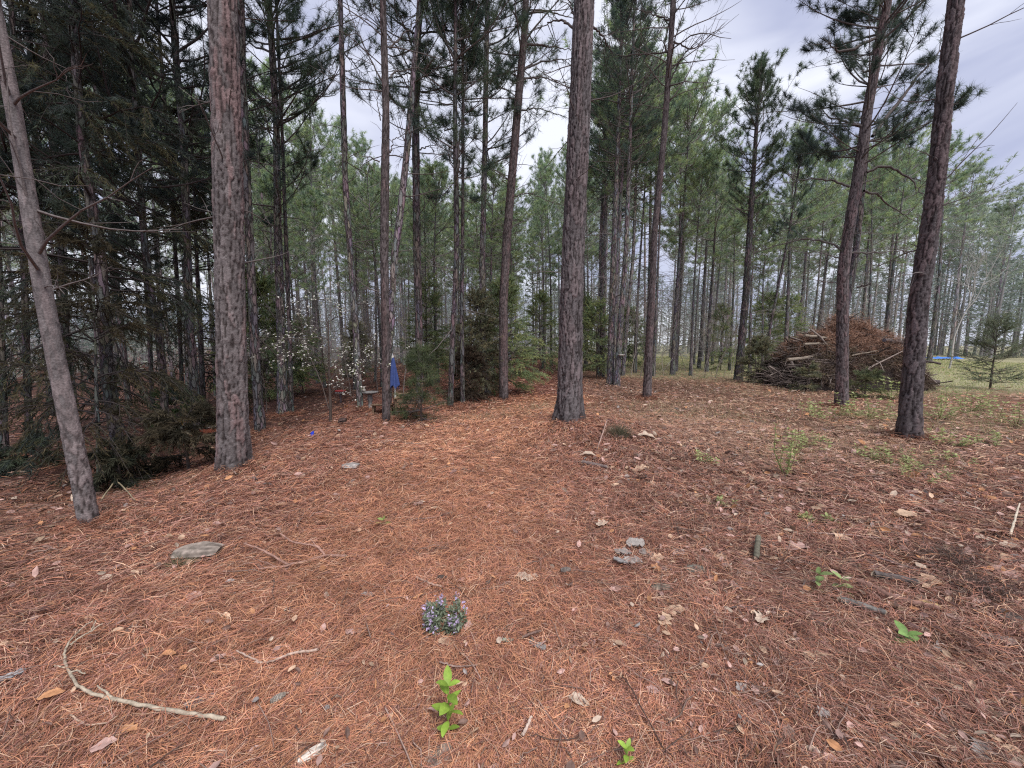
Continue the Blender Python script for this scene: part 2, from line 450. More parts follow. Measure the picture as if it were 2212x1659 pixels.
def grow(mb, pos, z0, z1, S, wood_mat=1, dead_z=None):
    """limbs, twigs and needles round a trunk whose centre at height z is pos(z) -> (k,2)"""
    nl_ = S['n']

    def limbs(z, az, L, es, ee, r0, ns=7):
        k = len(z)
        s = np.linspace(0, 1, ns)
        el = es[:, None] + (ee - es)[:, None] * s[None]
        a = az[:, None] + np.cumsum(rng.normal(0, .13, (k, ns)), 1)
        el = el + np.cumsum(rng.normal(0, .08, (k, ns)), 1)
        step = (L / (ns - 1))[:, None]
        D = np.stack([np.cos(el) * np.cos(a) * step, np.cos(el) * np.sin(a) * step, np.sin(el) * step], -1)
        P = np.cumsum(D, 1) - D[:, :1]
        b = np.concatenate([pos(z), z[:, None]], 1)
        P = P + b[:, None]
        R = r0[:, None] * (1 - .82 * s[None])
        return P, R

    tt = rng.random(nl_) ** S['p']
    z = z0 + (z1 - z0) * tt
    az = np.arange(nl_) * 2.4 + rng.normal(0, .5, nl_)
    if S['round']:
        L = S['L'] * (1 - (tt * .98) ** 2.4) ** .7 * (.5 + .5 * np.minimum(1, tt * 2.6)) * rng.uniform(.35, 1.25, nl_) + .3
    else:
        L = S['L'] * (1 - tt) ** .75 * (.6 + .4 * np.minimum(1, tt * 5)) * rng.uniform(.6, 1.2, nl_) + .25
    es = S['e0'][0] + (S['e0'][1] - S['e0'][0]) * tt + rng.normal(0, .18, nl_)
    P, R = limbs(z, az, L, es, es + S['ecurve'] + S['droop'] * (1 - tt) + rng.normal(0, .15, nl_), S['r0'] + S['rk'] * L)
    mb.tube(P, R, 4, wood_mat, S['wood'])
    # twigs
    K = S['twigs']; idx = np.repeat(np.arange(nl_), K); m = len(idx)
    s = rng.uniform(.22, 1, m); s[::K] = 1
    ns = P.shape[1]
    fi = np.minimum(s * (ns - 1), ns - 1.001); i0 = fi.astype(int); fr = (fi - i0)[:, None]
    B = P[idx, i0] * (1 - fr) + P[idx, i0 + 1] * fr
    T = unit(P[idx, i0 + 1] - P[idx, i0])
    side = unit(np.cross(T, np.array([0, 0, 1.]))) * np.where(rng.random(m) < .5, -1, 1)[:, None]
    a = rng.uniform(*S['twang'], m)[:, None]; a[::K] = 0
    D = unit(T * np.cos(a) + side * np.sin(a) + np.array([0, 0, 1.]) * (S['twup'] + rng.normal(0, .25, (m, 1))))
    tl = S['tl'] * rng.uniform(.5, 1.3, m) * (.55 + .45 * (L[idx] / S['L'])) * (1.25 - .6 * s)
    q = np.linspace(0, 1, 4)
    P2 = B[:, None] + D[:, None] * (tl[:, None] * q)[..., None] + np.array([0, 0, 1.]) * ((S['twup'] * .4 + S['droop'] * .35) * tl[:, None] * q ** 2)[..., None]
    mb.tube(P2, np.array([1, .8, .6, .3]) * (.004 + .003 * tl[:, None]), 3, wood_mat, S['wood'])
    # needles
    Q = S['needles']; k = np.repeat(np.arange(m), Q); M = len(k)
    s2 = (S['nlo'] + (1 - S['nlo']) * rng.random(M)) * 2.999; j = s2.astype(int); fr = (s2 - j)[:, None]
    O = P2[k, j] * (1 - fr) + P2[k, j + 1] * fr
    TT = unit(P2[k, j + 1] - P2[k, j])
    Dn = unit(TT * (1.1 - S['spread']) + unit(rng.normal(size=(M, 3))) * S['spread'] + np.array([0, 0, .12 + S['droop'] * .3]))
    cols = np.array(S['cols'])
    ck = cols[rng.integers(0, len(cols), m)] * rng.uniform(.75, 1.2, (m, 1))
    mb.slivers(O, Dn, S['nl'] * rng.uniform(.6, 1.25, M), S['nw'] * rng.uniform(.7, 1.2, M), ck[k] * rng.uniform(.75, 1.25, (M, 1)), 0)
    # dead snags below the live crown
    dn = S['dead']
    if dn:
        dz = dead_z or (z0 * .25, z0 + .2 * (z1 - z0))
        z = rng.uniform(*dz, dn); Ld = S['deadL'] * rng.uniform(.25, 1.2, dn)
        e = rng.normal(.15, .35, dn)
        P, R = limbs(z, rng.uniform(0, 2 * pi, dn), Ld, e, e + rng.normal(-.1, .4, dn), .004 + .008 * Ld)
        mb.tube(P, R, 4, wood_mat, S['wood'])
        idx = np.repeat(np.arange(dn), 4); m = len(idx); i0 = rng.integers(1, 6, m)
        B = P[idx, i0]; T = unit(P[idx, i0] - P[idx, i0 - 1])
        D = unit(T + rng.normal(0, .6, (m, 3))); tl = Ld[idx] * rng.uniform(.15, .45, m)
        P2 = B[:, None] + D[:, None] * (tl[:, None] * q)[..., None] + rng.normal(0, .02, (m, 4, 3)) * q[None, :, None]
        mb.tube(P2, np.array([.004, .0035, .003, .0015]), 3, wood_mat, S['wood'])


def smooth_path(pts, step):
    """pts: (k,4) x,y,z,r with rising z -> resampled, softened"""
    pts = np.asarray(pts, float)
    zz = np.arange(pts[0, 2], pts[-1, 2], step)
    out = np.stack([np.interp(zz, pts[:, 2], pts[:, j]) for j in range(4)], 1)
    kk = max(3, int(.8 / step) | 1); pad = kk // 2
    ker = np.hanning(kk + 2)[1:-1]; ker /= ker.sum()
    for j in (0, 1, 3):
        e = np.pad(out[:, j], pad, mode='reflect', reflect_type='odd')
        out[:, j] = np.convolve(e, ker, 'valid')
    out[:, 3] = np.maximum(out[:, 3], .006)
    return out


def plate_trunk(path, seed, cw=.065, ch=.13, amp=.016, sides=None, tone=(1, 1, 1), smooth_above=None, redness=.35, flare=.35):
    """trunk with cracked bark plates modelled in the surface"""
    g = np.random.default_rng(seed)
    nr = len(path); rr = path[:, 3]; r_ref = rr[: nr // 2].mean()
    circ = 2 * pi * r_ref
    sides = sides or int(max(40, circ / .013))
    th = np.arange(sides) * 2 * pi / sides
    zl = path[:, 2] - path[0, 2]
    U, Z = np.meshgrid(th / (2 * pi), zl)
    nc = max(6, round(circ / cw))
    cu, su = np.cos(U * 2 * pi), np.sin(U * 2 * pi)
    w1 = fbm(cu * 4 + Z * 1.5, su * 4 + Z * 5, seed, 3) - .5
    w2 = fbm(cu * 3 + 9, su * 3 + Z * 4, seed + 3, 3) - .5
    A = U * nc + 1.0 * w1 + .26 * (vnoise(U * nc * 3, Z * 22, seed + 61) - .5); Bq = Z / ch + 1.1 * w2 + .24 * (vnoise(U * nc * 3, Z * 24, seed + 62) - .5)
    ia, ib = np.floor(A), np.floor(Bq)
    f1 = np.full(A.shape, 9.); f2 = np.full(A.shape, 9.); hid = np.zeros(A.shape); cy = np.zeros(A.shape)
    p1 = np.zeros(A.shape + (2,)); p2 = np.zeros(A.shape + (2,))
    for da in (-1, 0, 1):
        for db in (-1, 0, 1):
            ca, cb = ia + da, ib + db; cm = np.mod(ca, nc)
            ox = ca + .05 + .9 * _hash(cm, cb, seed + .3); oy = cb + .05 + .9 * _hash(cm, cb, seed + 7.7)
            d = np.hypot(A - ox, (Bq - oy) * .8)
            n1 = d < f1; n2 = (~n1) & (d < f2); here = np.stack([ox, oy], -1)
            p2 = np.where(n1[..., None], p1, np.where(n2[..., None], here, p2)); p1 = np.where(n1[..., None], here, p1)
            f2 = np.where(n1, f1, np.minimum(f2, d))
            hid = np.where(n1, _hash(cm, cb, seed + 19.1), hid); cy = np.where(n1, Bq - oy, cy)
            f1 = np.where(n1, d, f1)
    e = f2 - f1
    dv = np.abs(p2 - p1); lat = dv[..., 0] / (dv.sum(-1) + 1e-6)              # 1 on the upright fissures, 0 on the level breaks
    open_ = .15 + .30 * vnoise(cu * 5, su * 5 + Z * 3, seed + 33) * (.3 + .9 * lat)
    plate = ss(0, 1, e / open_)
    plate = 1 - (1 - plate) * (.55 + .45 * ss(.12, .5, lat))
    fine = fbm(U * nc * 4, Z * 55, seed + 5, 4)
    grain = fbm(U * nc * 9, Z * 18, seed + 6, 3)
    k = np.ones_like(Z)
    if smooth_above:
        k = 1 - .8 * ss(smooth_above[0], smooth_above[1], Z)
    lobes = 1 + flare * np.exp(-Z / .26) * (1 + .45 * np.sin(U * 2 * pi * 4 + seed) + .3 * np.sin(U * 2 * pi * 7 + 2 * seed))
    rad = rr[:, None] * lobes + amp * k * (plate - .6 + .5 * (hid - .5) + .30 * cy * plate + .6 * (fine - .5) + .3 * (grain - .5))
    X = path[:, 0][:, None] + rad * np.cos(th)[None]; Y = path[:, 1][:, None] + rad * np.sin(th)[None]
    V = np.stack([X, Y, np.broadcast_to(path[:, 2][:, None], X.shape)], -1)
    light = np.array([.188, .172, .168]); red = np.array([.200, .148, .142]); crack = np.array([.042, .034, .032])
    patch = ss(.46, .66, fbm(cu * 1.2 + 5, su * 1.2 + Z * .9, seed + 40) + .35 * (hid - .5) + .2 * (grain - .5)) * redness * 2
    c = light * (1 - patch.clip(0, 1)[..., None]) + red * patch.clip(0, 1)[..., None]
    c = c * (.55 + .55 * hid + .5 * (fine - .5) + .45 * (grain - .5) - .25 * ss(.1, .5, cy) + .25)[..., None].clip(.25, 1.6)  # upper part of each plate darkened: ledge shading put into the colour
    edge = plate if smooth_above is None else 1 - (1 - plate) * k
    c = crack * (1 - edge[..., None]) + c * edge[..., None]
    c = c * np.array(tone) * (.45 + .55 * ss(-.05, .45, Z + .25 * (fine - .5)))[..., None]  # trunk foot darkened: contact shade painted into the bark colour
    idx = np.arange(nr * sides).reshape(nr, sides)
    a0, a1 = idx[:-1], idx[1:]
    q = np.stack([a0, np.roll(a0, -1, 1), np.roll(a1, -1, 1), a1], -1).reshape(-1, 4)
    mb = MB(); mb.add(V.reshape(-1, 3), q, 0, c.reshape(-1, 3), True)
    return mb


def px_path(pts, Htop, rtop=.03, depth_lean=0.0, depth=None):
    """trunk path from picture measurements (u, v, width) listed from the base up, carried on above the frame"""
    g = ground_at(pts[0][0], pts[0][1]); y0 = g[1]
    r = pts[0][2] / F * y0 / 2; y0 += r * .8
    if depth:
        y0 = depth
    out = []
    for u, v, w in pts:
        p = plane_at(u, v, y0)
        out.append([p[0], y0 + depth_lean * (p[2] - g[2]), p[2], w / F * y0 / ray(u, v)[1] / 2 / math.hypot(1, (u - CX) / F)])
    out[0][2] = float(H(out[0][0], out[0][1])) - .12
    a, b = np.array(out[-2]), np.array(out[-1])
    sl = (b - a) / max(.1, b[2] - a[2]) * .6
    if Htop > b[2] + .3:
        for kx in (.33, .66, 1):
            dz = (Htop - b[2]) * kx
            out.append([b[0] + sl[0] * dz, b[1] + depth_lean * dz, b[2] + dz, b[3] * (1 - kx) + rtop * kx])
    return np.array(out)


def make_tree(name, label, cat, pts, Htop, crown=None, S=None, bark='plate', group=None, seed=1, branches=(), tone=(1, 1, 1), dead_z=None, step=None, **kw):
    P = px_path(pts, Htop, **{k: kw.pop(k) for k in ('depth_lean', 'depth', 'rtop') if k in kw})
    base = np.array([P[0, 0], P[0, 1], float(H(P[0, 0], P[0, 1]))])
    root = thing(name, label, cat, base, group)
    loc = P.copy(); loc[:, :3] -= base
    fine = smooth_path(loc, step or (.014 if bark == 'plate' else .22))
    if bark == 'plate':
        # only the reach near the camera needs the fine rings; above the frame a coarser carry-on
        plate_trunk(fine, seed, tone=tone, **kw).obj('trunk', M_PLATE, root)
    else:
        mb = MB()
        rr = fine[:, 3] * (1 + .3 * np.exp(-(fine[:, 2] - fine[0, 2]) / .25))
        rr = rr * (1 + .05 * rng.normal(size=len(rr)))
        mb.tube(fine[:, :3], rr, 14, 0, (1, 1, 1)); mb.obj('trunk', bark, root)
    def pos(z):
        return np.stack([np.interp(z, fine[:, 2], fine[:, 0]), np.interp(z, fine[:, 2], fine[:, 1])], -1)
    if crown is not None:
        mb = MB(); grow(mb, pos, crown[0], crown[1] if len(crown) > 1 else Htop - base[2], S or PINE, 1, dead_z)
        mb.obj('crown', [M_NEEDLE, M_TWIG], root)
    for br in branches:
        make_branch(root, base, P[0, 1], *br)
    return root


def make_branch(root, base, y0, pts, w0, dy=0.0, needles=0, tw=5, nl=.17):
    """one named limb drawn through picture points at the tree's own depth, running dy metres towards or away from the viewer"""
    g = len(pts); k = np.linspace(0, 1, 18)
    Q = np.array([plane_at(u, v, y0 + dy * t) for (u, v), t in zip(pts, np.linspace(0, 1, g))])
    Q = np.stack([np.interp(k, np.linspace(0, 1, g), Q[:, j]) for j in range(3)], 1)
    for j in range(3):
        e = np.pad(Q[:, j], 2, mode='edge'); Q[1:-1, j] = np.convolve(e, [.1, .2, .4, .2, .1], 'valid')[1:-1]
    Q = Q - base; Q[2:] += rng.normal(0, .012, (16, 3))
    r0 = w0 / F * y0 / 2
    mb = MB(); mb.tube(Q, r0 * (1 - .75 * k), 7, 1, (.11, .095, .09))
    m = tw * 2 if tw else 0
    if m:
        i0 = rng.integers(4, 17, m); B = Q[i0]; T = unit(Q[i0] - Q[i0 - 1])
        D = unit(T * .8 + rng.normal(0, .55, (m, 3))); tl = rng.uniform(.2, .65, m); q = np.linspace(0, 1, 5)
        P2 = B[:, None] + D[:, None] * (tl[:, None] * q)[..., None] + np.cumsum(rng.normal(0, .025, (m, 5, 3)), 1) * q[None, :, None]
        P2 = np.concatenate([P2, (Q[-1] + unit(Q[-1] - Q[-3]) * .3 * q[:, None])[None]], 0); m += 1
        mb.tube(P2, np.array([1, .8, .65, .5, .25]) * min(.008, r0 * .5), 3, 1, (.10, .085, .08))
        if needles:
            kk = np.repeat(np.arange(m), needles); M = len(kk)
            s2 = (.45 + .55 * rng.random(M)) * 3.999; j = s2.astype(int); fr = (s2 - j)[:, None]
            O = P2[kk, j] * (1 - fr) + P2[kk, j + 1] * fr; TT = unit(P2[kk, j + 1] - P2[kk, j])
            Dn = unit(TT * .45 + unit(rng.normal(size=(M, 3))) * .75)
            c = np.array(PINE['cols'])[rng.integers(0, 3, M)] * rng.uniform(.7, 1.2, (M, 1))
            mb.slivers(O, Dn, nl * rng.uniform(.7, 1.2, M), .009, c, 0)
    mb.obj('branch', [M_NEEDLE, M_TWIG], root)


def spec(base, **kw):
    d = dict(base); d.update(kw); return d


NEARP = spec(PINE, n=62, needles=84, nw=.0085, twigs=9, L=2.2, nlo=.45)
SPARSE = spec(PINE, n=46, needles=72, nw=.0085, twigs=9, L=2.0, dead=18, deadL=1.2, nlo=.45)

# ---- the big near pines
make_tree('pine_tree', 'slender grey trunk leaning steeply left at the left edge, smooth pale bark above', 'tree',
          [(198, 1150, 46), (170, 1010, 47), (143, 880, 47), (118, 760, 46), (95, 640, 45), (72, 500, 44), (48, 350, 42), (22, 190, 40), (-8, 40, 38)], 8.5, crown=(7.6,), S=spec(NEARP, n=14),
          seed=3, cw=.055, ch=.11, amp=.009, smooth_above=(.5, 1.6), redness=.15, tone=(.94, .92, .93), flare=.12)
make_tree('pine_tree', 'thick straight pine with reddish plated bark, biggest trunk on the left side', 'tree',
          [(506, 1022, 70), (503, 900, 66), (497, 600, 65), (490, 300, 65), (481, 0, 64)], 13, crown=(9.5,), S=spec(NEARP, n=26),
          seed=5, cw=.060, ch=.22, amp=.018, redness=.5, tone=(.86, .83, .84), flare=.28)
make_tree('pine_tree', 'thick dark pine on a needle mound, standing alone at the centre of the clearing', 'tree',
          [(1229, 912, 52), (1231, 840, 50), (1234, 650, 48), (1238, 553, 47), (1245, 400, 46), (1252, 233, 44), (1262, 0, 42)], 14, crown=(9.2,), S=spec(NEARP, n=30), seed=8,
          cw=.062, ch=.25, amp=.022, redness=.2, tone=(.72, .70, .73), flare=.5,
          branches=[([(1237, 60), (1215, 44), (1196, 42), (1182, 52), (1168, 62)], 5, .3, 14, 4), ([(1280, 58), (1300, 75), (1312, 95), (1320, 118)], 5, .3, 20, 5), ([(1240, 32), (1232, 10), (1228, -20)], 4, 0, 0, 2)])
make_tree('pine_tree', 'thick dark pine leaning right with darkened base, nearest trunk on the right', 'tree',
          [(1962, 956, 54), (1968, 860, 50), (1984, 653, 45), (2008, 500, 43), (2025, 367, 41), (2041, 200, 40), (2066, 0, 38)], 13.5, crown=(9.8,), S=spec(NEARP, n=26),
          seed=13, cw=.062, ch=.24, amp=.020, redness=.28, tone=(.58, .55, .58), flare=.3)
make_tree('pine_tree', 'tall pine leaning right with bushy needles, in front of the brush pile', 'tree',
          [(1818, 882, 31), (1819, 800, 28), (1821, 586, 26), (1838, 467, 25), (1858, 350, 25), (1875, 233, 23), (1904, 67, 20), (1919, 0, 18)], 13.2, crown=(5.6, 13.0),
          S=spec(NEARP, n=96, L=2.6, needles=110, nlo=.4, e0=(.05, .9), dead=10, cols=((.075, .105, .085), (.10, .135, .095), (.06, .085, .08))), seed=17, cw=.058, ch=.16, amp=.013, redness=.4, tone=(.75, .70, .73), flare=.14, step=.018,
          dead_z=(3.0, 5.5),
          branches=[([(1873, 372), (1900, 358), (1948, 370), (1975, 395), (1990, 420)], 6, -.4, 0, 5), ([(1866, 412), (1898, 420), (1918, 443), (1975, 477)], 5, .6, 0, 6),
                    ([(1836, 404), (1800, 390), (1745, 386), (1700, 395)], 5, .5, 0, 6), ([(1822, 543), (1790, 522), (1742, 515), (1690, 526), (1625, 548)], 5, .8, 8, 8),
                    ([(1826, 548), (1900, 545), (1988, 540)], 4, .8, 0, 3), ([(1885, 294), (1958, 197), (2010, 135), (2040, 98)], 7, .9, 26, 8),
                    ([(1890, 83), (1840, 108), (1808, 113), (1797, 102), (1790, 92)], 6, -.3, 0, 4), ([(1862, 274), (1830, 262), (1795, 257), (1775, 240)], 6, .4, 30, 6),
                    ([(1850, 620), (1868, 618), (1880, 611)], 5, -.2, 0, 0)])
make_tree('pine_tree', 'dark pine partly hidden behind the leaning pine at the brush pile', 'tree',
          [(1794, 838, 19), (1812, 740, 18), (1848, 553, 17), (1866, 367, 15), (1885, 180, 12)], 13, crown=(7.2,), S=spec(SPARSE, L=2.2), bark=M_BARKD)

# ---- slimmer pines of the middle ground
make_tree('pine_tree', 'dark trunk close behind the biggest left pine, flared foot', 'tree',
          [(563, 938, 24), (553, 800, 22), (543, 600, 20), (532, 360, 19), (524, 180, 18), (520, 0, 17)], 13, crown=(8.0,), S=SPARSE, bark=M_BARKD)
make_tree('pine_tree', 'tall pine with open needle boughs, double foot behind the white blossoms', 'tree',
          [(611, 898, 26), (607, 700, 21), (600, 500, 18), (597, 257, 16), (581, 0, 14)], 14.5, crown=(5.0, 14.0), S=spec(NEARP, n=80, L=2.6, needles=84), bark=M_BARK, dead_z=(2, 6))
make_tree('pine_tree', 'thin trunk pressed against the double foot pine', 'tree',
          [(630, 897, 11), (625, 700, 10), (617, 500, 9), (610, 300, 8)], 11.5, crown=(7.5,), S=spec(SPARSE, n=30), bark=M_BARKD)
make_tree('pine_tree', 'bowed pine whose foot stands beside the stone birdbath', 'tree',
          [(779, 886, 13), (767, 686, 14), (757, 553, 14), (746, 400, 13), (742, 250, 13), (735, 0, 11)], 14, crown=(9.4,), S=spec(SPARSE, n=40), bark=M_BARK,
          branches=[([(737, 110), (765, 135), (784, 165)], 3, .3, 10, 4)])
make_tree('pine_tree', 'straight pine just in front of the folded blue umbrella', 'tree',
          [(834, 917, 17), (834, 800, 17), (830, 553, 18), (832, 367, 18), (834, 250, 15), (827, 0, 13)], 13, crown=(8.6,), S=spec(SPARSE, n=42), seed=23, cw=.05, ch=.14, amp=.009, step=.02, sides=40, tone=(.6, .56, .57), flare=.1,
          branches=[([(841, 104), (862, 84), (884, 62), (905, 40)], 4, .2, 14, 5), ([(842, 168), (857, 153), (900, 147), (930, 150)], 3.5, .4, 10, 5), ([(843, 330), (851, 300), (874, 288)], 3, .1, 0, 3),
                    ([(820, 350), (797, 337), (793, 350), (798, 360), (812, 370)], 3, -.1, 0, 2), ([(826, 178), (800, 128), (770, 67), (750, 8)], 3.5, .3, 6, 6), ([(822, 260), (815, 225), (818, 195)], 2.5, 0, 0, 2)])
make_tree('pine_tree', 'leaning pine crossing up to the right behind the umbrella pine', 'tree',
          [(838, 893, 13), (843, 740, 14), (852, 553, 15), (864, 470, 15), (880, 317, 14), (890, 200, 13), (899, 90, 11), (906, 0, 9)], 12, crown=(8.8,), S=spec(SPARSE, n=30), bark=M_BARK,
          branches=[([(889, 200), (870, 170), (855, 150)], 3, .2, 8, 4)])
make_tree('pine_tree', 'straight dark pine rising behind the bright green young pine', 'tree',
          [(906, 878, 16), (905, 700, 17), (901, 553, 17), (898, 300, 16), (901, 83, 15), (910, 0, 14)], 14, crown=(6.2, 14), S=spec(SPARSE, n=70, L=2.1), bark=M_BARKD, dead_z=(4, 8),
          branches=[([(893, 72), (847, 37), (794, 4)], 5, .3, 12, 6), ([(908, 72), (970, 66), (1037, 69), (1070, 60)], 4, .8, 16, 8), ([(910, 152), (950, 145), (1020, 160)], 4, .4, 16, 7),
                    ([(907, 282), (930, 268), (952, 256)], 3, -.2, 4, 4), ([(907, 324), (925, 316), (946, 311)], 3, .2, 4, 4), ([(893, 155), (860, 165), (842, 168)], 3, -.3, 10, 4)])
make_tree('pine_tree', 'slim pine with forked dark stem, left of the cedar thicket', 'tree',
          [(972, 884, 12), (979, 700, 12), (987, 553, 12), (985, 380, 12), (983, 267, 10), (984, 0, 8)], 13, crown=(5.0, 12.8), S=spec(SPARSE, n=64, L=1.9), bark=M_BARKD,
          branches=[([(986, 395), (992, 300), (1003, 230), (1008, 160)], 6, .2, 10, 8)])
make_tree('pine_tree', 'thin dark pine standing next to the forked slim pine', 'tree',
          [(1000, 877, 10), (997, 700, 9), (999, 553, 8), (1000, 400, 7)], 9.5, crown=(6.3,), S=spec(SPARSE, n=34, L=1.3), bark=M_BARKD)
make_tree('pine_tree', 'crooked based pine behind the cedar thicket with airy needles', 'tree',
          [(1055, 857, 14), (1043, 760, 14), (1042, 553, 13), (1048, 300, 12), (1050, 150, 11), (1053, 0, 10)], 14, crown=(6.0, 14), S=spec(SPARSE, n=72, L=2.2), bark=M_BARK)
make_tree('pine_tree', 'curving pine with long bare limbs reaching toward the centre pine', 'tree',
          [(1088, 866, 20), (1087, 653, 18), (1096, 500, 18), (1110, 333, 17), (1124, 166, 16), (1134, 60, 14), (1136, 0, 13)], 14, crown=(7.6, 14), S=spec(SPARSE, n=52), seed=29, cw=.05, ch=.14, amp=.009, step=.02, sides=40, tone=(.72, .66, .67), flare=.1,
          dead_z=(4.5, 7.5),
          branches=[([(1136, 96), (1184, 100), (1232, 107)], 5, .5, 8, 4), ([(1128, 152), (1170, 133), (1236, 126)], 5, .7, 12, 6), ([(1126, 170), (1180, 168), (1232, 181)], 4, .3, 10, 5), ([(1120, 240), (1154, 233), (1222, 252)], 4, .4, 14, 7),
                    ([(1138, 30), (1187, 24), (1240, 40)], 5, .9, 8, 4), ([(1106, 425), (1140, 415), (1220, 446)], 3, .5, 0, 4), ([(1122, 200), (1112, 150), (1108, 90)], 4, -.2, 10, 5)])
make_tree('pine_tree', 'curved pine right of centre with bare twigs at the top, alone on red needles', 'tree',
          [(1397, 862, 20), (1402, 750, 16), (1411, 586, 14), (1414, 500, 13), (1424, 400, 13), (1434, 300, 13), (1446, 133, 12), (1455, 0, 11)], 15, crown=(9.8, 15), S=spec(SPARSE, n=40, dead=40, deadL=1.8), seed=31, cw=.05, ch=.14, amp=.008, step=.02, sides=40, flare=.12, tone=(.68, .63, .65),
          dead_z=(7.5, 11), branches=[([(1444, 112), (1370, 120), (1284, 114)], 3.5, .8, 4, 8), ([(1450, 45), (1415, 32), (1372, 18)], 4, .5, 0, 9), ([(1452, 90), (1500, 108), (1558, 57)], 3.5, .6, 0, 10), ([(1440, 190), (1470, 128), (1500, 95)], 3.5, -.5, 0, 8), ([(1440, 110), (1436, 96), (1425, 80)], 3, 0, 0, 4)])
make_tree('pine_tree', 'pine with full rounded top and leaning dark trunk, left of the brush pile', 'tree',
          [(1594, 822, 20), (1602, 740, 18), (1613, 620, 16), (1616, 553, 15), (1628, 367, 11), (1637, 233, 7), (1652, 140, 3)], 0, crown=(6.3, 12.3), S=spec(PINE, n=84, L=2.0, p=.75, needles=46, nw=.014, e0=(.15, 1.0), cols=((.12, .17, .10), (.16, .21, .115), (.09, .135, .095))), bark=M_BARKD, dead_z=(4, 7),
          branches=[([(1622, 470), (1600, 455), (1570, 445)], 3, .3, 0, 5)])
make_tree('pine_tree', 'thin leaning trunk between the rounded pine and the brush pile', 'tree',
          [(1651, 808, 7), (1665, 700, 6), (1688, 586, 6), (1705, 500, 5)], 11, crown=(6.5,), S=spec(SPARSE, n=40, L=1.5, nw=.012), bark=M_BARKD)
# the clump right of the centre pine
for (u, v, w, u2, lab) in [(1318, 832, 16, 1326, 'thickest stem of the pine clump right of the centre pine'), (1332, 834, 14, 1352, 'pine of the clump carrying a pale shelf fungus on its trunk'),
                           (1300, 814, 13, 1304, 'upright stem at the left of the pine clump'), (1345, 812, 9, 1368, 'slim stem leaning right out of the pine clump'), (1309, 808, 10, 1297, 'thin stem leaning left in the pine clump')]:
    T = make_tree('pine_tree', lab, 'tree', [(u, v, w), (u * .6 + u2 * .4, 700, w * .9), (u2, 553, w * .8), (u2 + 8, 330, w * .55)], 13.5, crown=(7.5,), S=spec(PINE, n=66, L=2.0, needles=30, nw=.013), bark=M_BARK)
    if 'fungus' in lab:
        g = T.location; mb = MB()
        p = plane_at(1343, 766, g[1] - .14) - np.array(g)
        a = np.linspace(0, 2 * pi, 15)[:-1]
        top = np.stack([p[0] + .13 * np.cos(a), p[1] + .07 * np.sin(a), np.full(14, p[2])], 1)
        bot = top * 1; bot[:, 2] -= .035; bot[:, :2] = p[:2] + (bot[:, :2] - p[:2]) * .7
        mb.add(np.vstack([top, bot]), [(k, (k + 1) % 14, 14 + (k + 1) % 14, 14 + k) for k in range(14)], 0, (.62, .58, .52))
        mb.add(np.vstack([top, [p + np.array([0, 0, .012])]]), [(k, (k + 1) % 14, 14) for k in range(14)], 0, (.7, .66, .6))
        mb.obj('shelf_fungus', M_WOOD, T)

